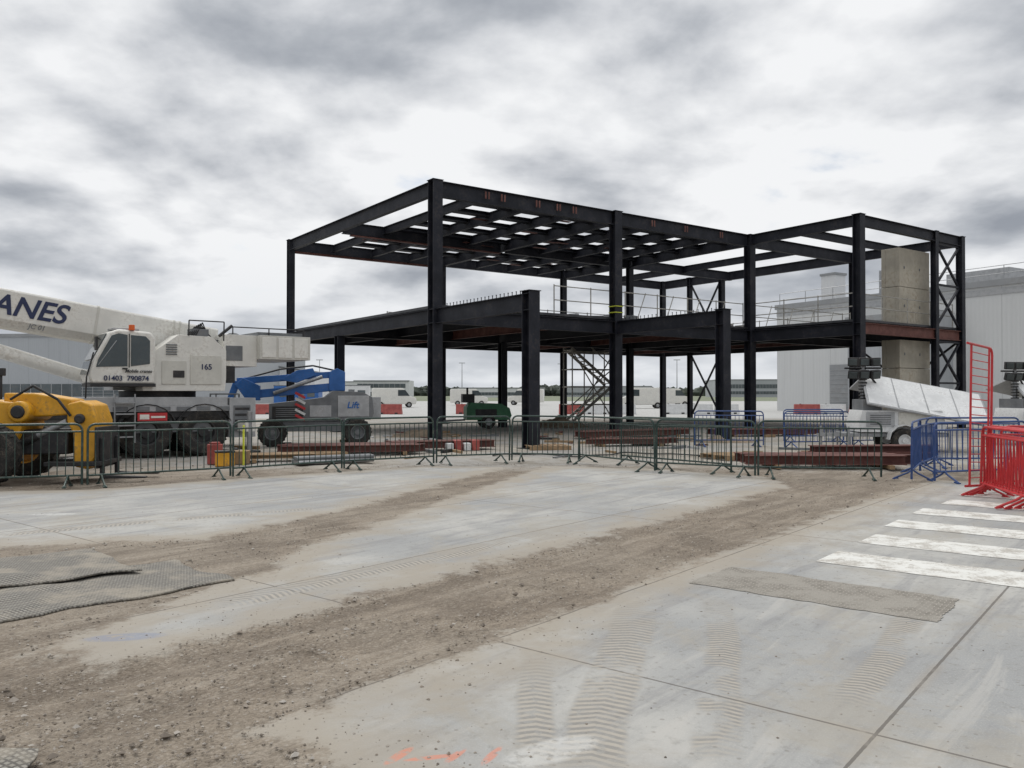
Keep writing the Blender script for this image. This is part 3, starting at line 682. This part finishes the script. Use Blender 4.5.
for zz in(.5,1.05,1.6):
    for y in(-.8,.8): t_.cyl((-3.0,y,zz),(-2.3,y,zz),.025,M_GREY,6)
    for x in(-3.0,-2.3): t_.cyl((x,-.8,zz),(x,.8,zz),.025,M_GREY,6)
t_.b2((-3.0,-.8,.45),(-2.3,.8,.5),M_GREY)
for i in range(5): t_.box((-.38,-1.045,.88+i*.17),(.34,.02,.075),M_RED if i%2==0 else M_WPL,Matrix.Rotation(.5,3,'Y'))
t_.build('basket',bf)
t_=MB()
for x in(-1.2,1.35):
    for y in(-.95,.95): t_.wheel((x,y,.42),(0,1,0),.42,.34,M_GREY)
t_.build('wheels',bf)
text('lift_lettering','Lift',.28,(1.2,-1.03,1.25),(1,0,0),(0,0,1),M_LBLUE,bf,.2)

# ------------------------------------------------------------------ crowd barriers
def barrier(p,q,mat,name,h=1.08,foot=True,M=None):
    L_=math.hypot(q[0]-p[0],q[1]-p[1])-.06; r=.02; B=MB(); y=0
    x0,x1=-L_/2,L_/2; zb_,zt=.2,h; rc=.12
    def arc(cx,cz,a0,a1_): return [(cx+rc*math.cos(a0+(a1_-a0)*i/4),0,cz+rc*math.sin(a0+(a1_-a0)*i/4)) for i in range(5)]
    pts=arc(x0+rc,zt-rc,math.pi,math.pi/2)+arc(x1-rc,zt-rc,math.pi/2,0)
    B.path([(x0,0,.04)]+pts+[(x1,0,.04)],r,mat,8)
    B.cyl((x0,0,zb_),(x1,0,zb_),r*.9,mat,8); B.cyl((x0,0,zt-.13),(x1,0,zt-.13),r*.8,mat,8)
    n=int(L_/.12)
    for i in range(1,n): 
        x=x0+L_*i/n; B.cyl((x,random.uniform(-.006,.006),zb_),(x+random.uniform(-.006,.006),0,zt-.13),.0085,mat,5,caps=False)
    if foot:
        for x in(x0+.22,x1-.22):
            B.path([(x,0,.2),(x,-.08,.14),(x,-.32,.02)],.018,mat,6); B.path([(x,0,.2),(x,.08,.14),(x,.32,.02)],.018,mat,6)
            B.bar((x,-.34,.012),(x,-.24,.03),.06,.02,mat); B.bar((x,.34,.012),(x,.24,.03),.06,.02,mat)
    if M is None:
        M=frameM(((p[0]+q[0])/2,(p[1]+q[1])/2),math.atan2(q[1]-p[1],q[0]-p[0]))@Matrix.Rotation(random.uniform(-.05,.05),4,'X')@Matrix.Rotation(random.uniform(-.01,.01),4,'Y')
    return B.build(name,M=M)
pts=[(-11.1,12.6),(-9.35,13.6),(-7.35,14.2),(-5.33,15.7),(-3.52,17.3),(-1.74,18.6),(-.05,19.4),(1.57,19.1),(2.93,16.9),(4.67,15.8),(7.0,15.6)]
for i in range(len(pts)-1):
    j=lambda:random.uniform(-.06,.06)
    barrier((pts[i][0]+j()*.3,pts[i][1]+j()),(pts[i+1][0]-j()*.3,pts[i+1][1]+j()),M_FENCE,'crowd_barrier')
barrier((4.35,16.3),(2.5,19.0),M_FENCE,'crowd_barrier')
for a,b_ in (((7.3,15.1),(8.3,16.8)),((8.3,16.8),(9.6,18.6)),((7.6,14.9),(9.7,15.5)),((9.7,15.5),(11.9,16.2)),((8.9,17.8),(11.2,18.2)),((7.9,24.0),(10.1,24.6)),((10.2,24.8),(12.4,25.4)),((5.5,25.0),(7.7,25.2)),((9.0,27.4),(11.2,27.8))):
    barrier(a,b_,M_BLUE,'crowd_barrier')
for k in range(4): barrier((7.42+k*.13,13.1+k*.1),(6.95+k*.16,11.1+k*.05),M_RED,'crowd_barrier')
barrier((7.9,13.4),(9.8,12.6),M_RED,'crowd_barrier')
barrier((-1.15,0),(1.15,0),M_RED,'crowd_barrier',M=Matrix.Translation((7.45,13.2,1.26))@Matrix.Rotation(math.radians(41),4,'Z')@Matrix.Rotation(math.radians(93),4,'Y')@Matrix.Translation((0,0,-.5)),foot=False)

# ------------------------------------------------------------------ lighting tower trailers
def tower(o,yaw,name='solar_lighting_trailer'):
    e=empty(name,frameM(o,yaw)); t_=MB()
    t_.prism([(-1.1,.55),(1.1,.55),(1.15,.75),(1.05,1.15),(-1.05,1.15),(-1.15,.75)],-.6,.6,M_WPL)
    t_.b2((-1.5,-.5,.42),(1.3,.5,.52),M_GALV); t_.b2((-.95,-.615,.7),(-.2,-.603,1.1),M_LGREY); t_.b2((-.1,-.615,.7),(.9,-.603,1.1),M_CREAM)
    for i in range(5): t_.b2((-.85,-.625,.76+i*.06),(-.3,-.616,.79+i*.06),M_GREY)
    t_.b2((-1.0,-.5,1.15),(-.5,.5,1.45),M_GREY)
    t_.build('body',e,bevel=.03)
    t_=MB(); Rp=Matrix.Rotation(math.radians(11),3,'Y')@Matrix.Rotation(math.radians(38),3,'X')
    cpt=V((.75,-.15,1.45))
    t_.box(cpt,(3.3,1.45,.05),M_LGREY,Rp)
    for i in range(4): t_.box(cpt+Rp@V((-1.215+i*.81,0,.032)),(.77,1.37,.012),M_WPL,Rp)
    R2=Matrix.Rotation(math.radians(11),3,'Y')@Matrix.Rotation(math.radians(-20),3,'X')
    t_.box((.75,.85,1.6),(3.2,.9,.05),M_LGREY,R2)
    for x in(-.6,.4,1.0): t_.cyl((x,.1,1.0),(x,.1,1.45),.025,M_GALV,8); t_.cyl((x,-.5,.9),(x,-.5,1.15),.025,M_GALV,8)
    t_.build('solar_panels',e,bevel=.008)
    t_=MB()
    t_.cyl((-.85,0,1.4),(-.85,0,2.3),.07,M_GALV,12); t_.cyl((-.85,0,2.2),(-.85,0,2.45),.05,M_GALV,12)
    for x in(-1.15,-.85,-.55):
        for zz,tl in((2.15,.3),(2.5,.1)):
            Rl=Matrix.Rotation(tl,3,'X')@Matrix.Rotation(x+.85,3,'Z'); t_.box((x,-.12,zz),(.27,.12,.24),M_BLACK,Rl); t_.box(V((x,-.12,zz))+Rl@V((0,-.07,0)),(.22,.02,.18),M_GLASS,Rl)
    t_.cyl((-1.35,0,2.33),(-.35,0,2.33),.03,M_BLACK,8); t_.path([(-.5,.1,1.3),(-.4,.1,1.8),(-.7,.05,2.2)],.03,M_BLACK)
    for i in range(7): t_.cyl((-.85,0,1.45+i*.09),(-.85,0,1.49+i*.09),.12,M_BLACK,10)
    t_.build('mast_and_lamps',e,bevel=.008)
    t_=MB()
    for y in(-.72,.72):
        t_.wheel((0,y,.33),(0,1,0),.33,.2,M_WPL,False)
        for i in range(6):
            a=math.pi*i/6;b_=math.pi*(i+1)/6
            t_.bar((.42*math.cos(a),y,.36+.4*math.sin(a)),(.42*math.cos(b_),y,.36+.4*math.sin(b_)),.26,.02,M_WPL)
    for x in(-1.4,1.25):
        for y in(-.55,.55): t_.cyl((x,y,.02),(x,y,.7),.03,M_GALV,8); t_.cyl((x,y,0),(x,y,.02),.1,M_GALV,10)
    t_.bar((-1.4,.3,.45),(-2.1,0,.45),.08,.08,M_GALV); t_.bar((-1.4,-.3,.45),(-2.1,0,.45),.08,.08,M_GALV); t_.cyl((-2.0,0,.1),(-2.0,0,.7),.035,M_GALV,8)
    t_.build('axle_and_drawbar',e)
tower((10.75,23.2),math.radians(-6)); tower((16.9,26.5),math.radians(10))

# ------------------------------------------------------------------ steel stacks
def stack(name,o,yaw,n,lays,Ln,mat=M_PRIMER,dp=.2):
    B=MB()
    for x in(-Ln*.35,Ln*.35): B.b2((x-.05,-n*.14-.1,0),(x+.05,n*.14+.1,.08),M_TIMB)
    for l in range(lays):
        for i in range(n-l):
            j=random.uniform(-.3,.3); y=(i-(n-l-1)/2)*.27; a=random.uniform(-.02,.02)
            B.ibeam((-Ln/2+j,y-a,.08+dp/2+l*(dp+.004)),(Ln/2+j,y+a,.08+dp/2+l*(dp+.004)),dp,.2,mat,tf=.02,tw=.015)
    B.build(name,M=frameM(o,yaw))
stack('stacked_steel_beams',(6.9,18.2),math.radians(-2),4,1,3.4)
stack('stacked_steel_beams',(8.3,19.3),math.radians(6),3,2,3.0,M_PRIMER,.16)
stack('stacked_steel_beams',(-4.2,22.2),math.radians(12),5,1,3.6,M_PRIMER,.18)
stack('stacked_steel_beams',(-2.2,23.5),math.radians(20),3,1,3.0,M_PRIMER,.2)
stack('stacked_steel_beams',(4.4,30.5),math.radians(30),4,1,5,M_PRIMER)
stack('stacked_steel_beams',(9.6,31.5),math.radians(10),4,1,4,M_PRIMER)
stack('stacked_steel_beams',(3.6,25.5),math.radians(8),3,1,2.6,M_PRIMER,.16)
stack('stacked_timber_bearers',(-5.6,19.8),math.radians(18),3,1,1.6,M_TIMB,.1)
for p,s_ in((W(0,-5.5),.9),(W(BAY,0),.8),(W(0,0),.9),(W(BAY,-5.5),.7)):
    B=MB(); B.box((0,0,.05),(s_,s_,.1),M_CONC); B.box((0,0,.012),(s_+.4,s_+.3,.02),M_CONC); B.build('concrete_pad_footing',bevel=.01,M=frameM((p.x,p.y,-.09),.62))

def wbar(o,yaw,mat,name='plastic_traffic_barrier',s=1):
    B=MB(); pr=[(-.3,0),(.3,0),(.28,.2),(.13,.45),(.1,.8),(-.1,.8),(-.13,.45),(-.28,.2)]
    n=len(pr); vs=[(-.98,a,z) for a,z in pr]+[(.98,a,z) for a,z in pr]
    B.add(vs,[tuple(range(n)),tuple(range(n,2*n))]+[(i,(i+1)%n,n+(i+1)%n,n+i) for i in range(n)],mat)
    B.cyl((-.5,0,.8),(-.5,0,.84),.08,M_BLACK,8)
    for x in(-.6,.6): B.b2((x-.12,-.32,.02),(x+.12,-.27,.14),M_BLACK)
    B.build(name,bevel=.03,M=frameM(o,yaw))
for i in range(38):
    x=-24+i*2.05
    if i%9 in(3,4,8) or random.random()<.2: continue
    wbar((x,66-abs(x)*.05+random.uniform(-.5,.5)),random.uniform(-.2,.2),M_REDD if random.random()<.4 else M_WPL)
B=MB(); 
for i in range(4): B.b2((-.5+i*.25,-.2,0),(-.3+i*.25,.2,.22+.08*(i%2)),M_REDD if i%2 else M_WPL)
B.build('red_white_kerb_blocks',bevel=.02,M=frameM((-1.4,23.4),.3))

B=MB(); B.b2((-.2,-.15,0),(.2,.15,.3),M_YEL); B.b2((-.21,-.16,.3),(.21,.16,.34),M_BLACK); B.cyl((.4,0,0),(.4,0,.9),.025,M_HIVIS,8); B.build('yellow_tool_box',bevel=.02,M=frameM((-6.4,18.4),.4))
B=MB(); B.cyl((0,0,0),(0,0,.45),.17,M_REDD,16); B.cyl((0,0,.45),(0,0,.5),.12,M_REDD,12); B.b2((.3,-.2,0),(.75,.2,.3),M_TIMB); B.build('fuel_drum',bevel=.01,M=frameM((-6.8,18.9),.1))
B=MB()
for i in range(7): B.cyl((-.9,i*.09,.06),(.9,i*.09+random.uniform(-.1,.1),.06),.045,M_GALV,8)
for i in range(4): B.cyl((-.9,.1+i*.09,.14),(.9,.1+i*.09,.14),.045,M_GREY,8)
B.build('scaffold_tube_bundle',M=frameM((-4.0,18.9),.5))
def pallet(o,yaw):
    B=MB()
    for y in(-.5,0,.5): B.b2((-.6,y-.05,0),(.6,y+.05,.1),M_TIMB)
    for i in range(7): B.b2((-.6+i*.18,-.55,.1),(-.48+i*.18,.55,.12),M_TIMB)
    B.build('timber_pallet',M=frameM(o,yaw))
pallet((5.5,20.5),.4); pallet((-5.0,21.0),.9); pallet((1.0,24.0),.2)
B=MB()
for i in range(90):
    x=random.uniform(-8,12); y=random.uniform(19.8,34); s_=random.uniform(.04,.12)
    B.box((x,y,s_*.4),(random.uniform(.2,1.2),s_,s_*.8),random.choice([M_TIMB,M_TIMB,M_GREY,M_PRIMER,M_LGREY,M_BLACK]),Matrix.Rotation(random.random()*3.1,3,'Z'))
B.build('site_debris')
B=MB(); pp=[]
for i in range(60): pp.append((-1+i*.11,0.5*math.sin(i*.23)+.2*math.sin(i*.61),.02))
B.path(pp,.018,M_BLACK,6); B.build('power_cable',M=frameM((0.5,21.3),.15))
def heap(o,r,h,seed):
    n=26;vs=[];fs=[]
    for j in range(n+1):
        for i in range(n+1):
            x=(i/n*2-1)*r;y=(j/n*2-1)*r; d=math.hypot(x,y)/r
            z=max(0,1-d)**.8*h*(.7+.6*noise.noise(V((x*2,y*2,seed))))+noise.noise(V((x*5,y*5,seed)))*.05*(d<1) -.03
            vs.append((x,y*.6,z))
    fs=[(j*(n+1)+i,j*(n+1)+i+1,(j+1)*(n+1)+i+1,(j+1)*(n+1)+i) for j in range(n) for i in range(n)]
    B=MB(); B.add(vs,fs,M_SOIL); B.build('soil_heap',M=frameM(o,0))
M_SOIL=pbr('soil',(.2,.155,.11),.95,0,.4,2,bump=.6)
heap((2.2,40),1.6,.7,3); heap((-3.5,31),1.4,.4,5); heap((7.0,27.5),1.2,.3,9)

e=empty('green_site_compressor',frameM((-1.2,38.6,0),.2)); B=MB()
B.prism([(-1.0,.4),(1.0,.4),(1.1,.6),(1.0,.95),(.6,1.15),(-.8,1.2),(-1.0,1.0)],-.55,.55,M_GRN); B.b2((-.6,-.56,.55),(.4,-.553,.9),M_BLACK)
B.cyl((-.9,0,1.2),(-.9,0,1.9),.05,M_BLACK,8); B.b2((-1.15,-.3,1.2),(-.6,.3,1.6),M_BLACK); B.build('body',e,bevel=.04)
B=MB(); 
for y in(-.6,.6): B.wheel((0,y,.32),(0,1,0),.32,.2,M_LGREY,False)
B.bar((-1.0,0,.4),(-2.0,0,.35),.08,.08,M_GREY); B.build('wheels',e)

# ------------------------------------------------------------------ background buildings
def bbox_building(name,o,yaw,Lx,Ly,h,mat,bands=(),doors=(),pitch=0,parapet=True):
    e=empty(name,frameM(o,yaw)); B=MB()
    if pitch: 
        n=[(0,0),(Lx,0),(Lx,h),(Lx/2,h+pitch),(0,h)]
        B.prism(n,0,Ly,mat)
    else: B.b2((0,0,0),(Lx,Ly,h),mat)
    B.build('walls',e,smooth=False)
    B=MB()
    if parapet and not pitch:
        B.b2((-.15,-.15,h-.35),(Lx+.15,-.01,h+.1),M_ROOF); B.b2((-.15,0.0,h-.35),(-.01,Ly,h+.1),M_ROOF); B.b2((.0,0.0,h+.01),(Lx,Ly,h+.06),M_ROOF)
    if pitch:
        B.bar((-.4,Ly/2,h+.12),(Lx/2,Ly/2,h+pitch+.18),Ly+.6,.15,M_ROOF); B.bar((Lx+.4,Ly/2,h+.12),(Lx/2,Ly/2,h+pitch+.18),Ly+.6,.15,M_ROOF)
    for z0,z1,x0,x1 in bands:
        B.b2((x0,-.08,z0),(x1,-.01,z1),M_WIN); k_=int((x1-x0)/1.5)
        for i in range(k_+1): B.b2((x0+i*(x1-x0)/k_-.04,-.11,z0),(x0+i*(x1-x0)/k_+.04,-.081,z1),M_LGREY)
    for x0,x1,z1 in doors:
        B.b2((x0,-.07,0.02),(x1,-.01,z1),M_ROOF)
        for i in range(int(z1/.4)): B.b2((x0,-.1,i*.4+.1),(x1,-.071,i*.4+.14),M_LGREY)
    if B.v: B.build('roof_windows_doors',e,smooth=False)
    return e
dr=V((11.6,-19.3,0)).normalized(); ya=math.atan2(dr.y,dr.x)
wh=bbox_building('warehouse',(25.4,79),ya,75,40,10,M_CLAD,doors=[(6,10,4.2),(30,35,4.5)])
B=MB()
for i in range(24): B.cyl((i*3,.4,10.1),(i*3,.4,11.2),.03,M_GALV,6)
for zz in(10.6,11.2): B.cyl((0,.4,zz),(69,.4,zz),.03,M_GALV,6)
B.b2((3.5,2,10),(5,3.5,12.6),M_CLAD3); B.b2((3.4,1.9,12.6),(5.1,3.6,12.8),M_ROOF); B.b2((15,3,10),(20,8,11.4),M_LGREY); B.cyl((9,3,10),(9,3,12.5),.15,M_GALV)
for x in(12,24,36): B.cyl((x,-.12,.1),(x,-.12,9.6),.08,M_LGREY,8)
B.b2((0,-.05,9.0),(75,-.012,9.45),M_LGREY)
B.build('roof_plant_and_rails',wh)
e_=bbox_building('warehouse_annex',(28.5,70),ya,8,4,8.0,M_CLAD2)
bbox_building('aircraft_hangar',(-86,118),math.radians(-6),40,50,10,M_CLAD2,bands=[(1.2,3.0,3,37)],doors=[(26,33,5)])
bbox_building('grey_storage_shed',(-52,150),math.radians(2),16,30,5.5,M_CLAD3,doors=[(3,8,4)],pitch=1.2)
bbox_building('office_block',(-46,240),0,16,12,5.5,M_CLAD3,bands=[(1,2.2,1,15),(3.4,4.6,1,15)])
bbox_building('airport_terminal',(105,420),math.radians(-4),34,40,9,M_CLAD2,bands=[(1.5,3,1,33),(4.5,6.5,1,33)])
te=bbox_building('airport_terminal',(137,430),math.radians(0),60,40,6.5,M_CLAD3,bands=[(1.5,4,1,59)])
bbox_building('distant_depot',(-25,380),0,40,20,4.5,M_CLAD3,bands=[(1,2.4,2,38)])
bbox_building('distant_depot',(28,460),0,50,20,6,M_CLAD2,bands=[(1,2.4,2,48)])
bbox_building('distant_depot',(-140,420),0,60,20,8,M_CLAD3,bands=[(1,3,2,58)])
def cabin(o,yaw,mat):
    e=empty('portable_cabin',frameM(o,yaw)); B=MB(); B.b2((-3,-1.2,.15),(3,1.2,2.7),mat); B.b2((-3.05,-1.25,2.7),(3.05,1.25,2.8),M_GREY)
    B.b2((-2.2,-1.23,1.2),(-1.0,-1.203,2.1),M_WIN); B.b2((.3,-1.23,.2),(1.1,-1.203,2.2),M_GREY); B.b2((1.5,-1.23,1.2),(2.5,-1.203,2.1),M_WIN); B.build('shell',e,bevel=.02)
cabin((-22,110),.1,M_WPL); cabin((-29,112),.0,M_LBLUE)
def van(o,yaw,mat):
    e=empty('white_van',frameM(o,yaw)); B=MB()
    B.prism([(-2.6,.4),(2.5,.4),(2.6,.8),(2.5,1.15),(1.75,1.35),(1.15,2.15),(.9,2.3),(-2.5,2.3),(-2.6,2.1)],-.95,.95,mat); B.build('body',e,bevel=.06)
    B=MB(); B.prism([(1.75,1.38),(1.2,2.08),(.4,2.08),(.4,1.38)],-.97,.97,M_GLASS); B.bar((1.78,0,1.37),(1.2,0,2.13),1.6,.03,M_GLASS); B.build('windows',e)
    B=MB()
    for x in(-1.6,1.7):
        for y in(-.9,.9): B.wheel((x,y,.34),(0,1,0),.34,.22,M_LGREY,False)
    B.build('wheels',e)
for x,y,a in((14.5,92,3.1),(-14,98,.2),(20,105,.3),(-6,115,.1),(2,120,3.0)): van((x,y),a,M_WHITE)
tv=[];tf=[]
def clump(cx,cy,cz,r):
    o=len(tv); n=7
    for j in range(5):
        th_=math.pi*j/4
        for i in range(n):
            ph=2*math.pi*i/n; rr=r*random.uniform(.7,1.2); tv.append((cx+rr*math.sin(th_)*math.cos(ph),cy+rr*math.sin(th_)*math.sin(ph),cz+rr*.8*math.cos(th_)))
    for j in range(4):
        for i in range(n): tf.append((o+j*n+i,o+j*n+(i+1)%n,o+(j+1)*n+(i+1)%n,o+(j+1)*n+i))
for i in range(1300):
    x=random.uniform(-700,700); y=650+random.uniform(-30,60); hh=4+4*noise.noise(V((x*.02,0,0)))+random.uniform(-2,2)
    clump(x,y,hh*.6,random.uniform(3,6))
tm=bpy.data.meshes.new('tree_belt'); tm.from_pydata(tv,[],tf); tm.materials.append(M_TREE)
to=bpy.data.objects.new('tree_belt',tm); scene.collection.objects.link(to)
for x,y,h in((60,300,14),(-20,330,14),(20,340,14),(-70,300,14)):
    B=MB(); B.cyl((0,0,0),(0,0,h),.2,M_GALV,8,.1); B.bar((-1.2,0,h),(1.2,0,h),.3,.25,M_GALV); B.build('apron_light_mast',M=frameM((x,y),0))

# ------------------------------------------------------------------ world
wd=bpy.data.worlds.new('World'); scene.world=wd; wd.use_nodes=True; nt=wd.node_tree; nt.nodes.clear()
out=N(nt,'ShaderNodeOutputWorld'); sky=N(nt,'ShaderNodeTexSky'); sky.sky_type='NISHITA'; sky.sun_disc=False
EL,AZ=math.radians(48),math.radians(-35)
sky.sun_elevation=EL; sky.sun_rotation=AZ
bg1=N(nt,'ShaderNodeBackground'); bg1.inputs[1].default_value=.1; L(nt,sky.outputs[0],bg1.inputs[0])
tc=N(nt,'ShaderNodeTexCoord'); sp=N(nt,'ShaderNodeSeparateXYZ'); L(nt,tc.outputs['Generated'],sp.inputs[0])
def layer(off,z3):
    zz=math_(nt,'ADD',math_(nt,'MAXIMUM',sp.outputs[2],0.0),.26+off)
    cb=N(nt,'ShaderNodeCombineXYZ'); L(nt,math_(nt,'DIVIDE',sp.outputs[0],zz),cb.inputs[0]); L(nt,math_(nt,'DIVIDE',sp.outputs[1],zz),cb.inputs[1]); cb.inputs[2].default_value=z3
    return cb.outputs[0]
pA=layer(0,8.1); pB=layer(.03,8.1)
c1=noise_(nt,pA,.75,2,.5,.2); c2=noise_(nt,pA,2.0,7,.52,.1); c2b=noise_(nt,pB,2.0,3,.5,.1)
dens=math_(nt,'ADD',math_(nt,'MULTIPLY',c1,.5),math_(nt,'MULTIPLY',c2,.5))
rel=math_(nt,'MULTIPLY',math_(nt,'SUBTRACT',c2b,c2),.4)
dens2=math_(nt,'SUBTRACT',dens,rel)
cl=ramp_(nt,dens2,[(.39,(.90,.91,.925)),(.445,(.76,.775,.80)),(.50,(.60,.62,.655)),(.55,(.45,.475,.515)),(.63,(.30,.325,.37))])
hz=sm(nt,sp.outputs[2],.20,.0); cl=mix_(nt,math_(nt,'MULTIPLY',hz,.6),cl,(.70,.73,.77))
ze=sm(nt,sp.outputs[2],.5,.85); cl=mix_(nt,math_(nt,'MULTIPLY',ze,.85),cl,(1.45,1.45,1.45))
bg2=N(nt,'ShaderNodeBackground'); L(nt,cl,bg2.inputs[0]); bg2.inputs[1].default_value=1
ms=N(nt,'ShaderNodeMixShader'); L(nt,sm(nt,dens,.28,.35),ms.inputs[0]); L(nt,bg1.outputs[0],ms.inputs[1]); L(nt,bg2.outputs[0],ms.inputs[2]); L(nt,ms.outputs[0],out.inputs[0])
try:
    wd.cycles.sampling_method='MANUAL'; wd.cycles.sample_map_resolution=512
except Exception: pass
sl=bpy.data.lights.new('sun','SUN'); sl.energy=1.5; sl.angle=math.radians(18); sl.color=(1,.97,.92)
so=bpy.data.objects.new('sun',sl); scene.collection.objects.link(so)
dirv=V((math.sin(AZ)*math.cos(EL),math.cos(AZ)*math.cos(EL),math.sin(EL)))
so.rotation_euler=dirv.to_track_quat('Z','Y').to_euler()

# ------------------------------------------------------------------ camera
cam=bpy.data.cameras.new('camera'); co_=bpy.data.objects.new('camera',cam); scene.collection.objects.link(co_)
co_.location=(0,0,H); co_.rotation_euler=(math.radians(90)+math.atan(10/F),0,0)
cam.sensor_width=36; cam.lens=F/1024*36; cam.clip_end=8000; cam.clip_start=.05
scene.camera=co_
scene.view_settings.view_transform='Standard'; scene.view_settings.look='None'; scene.view_settings.exposure=0
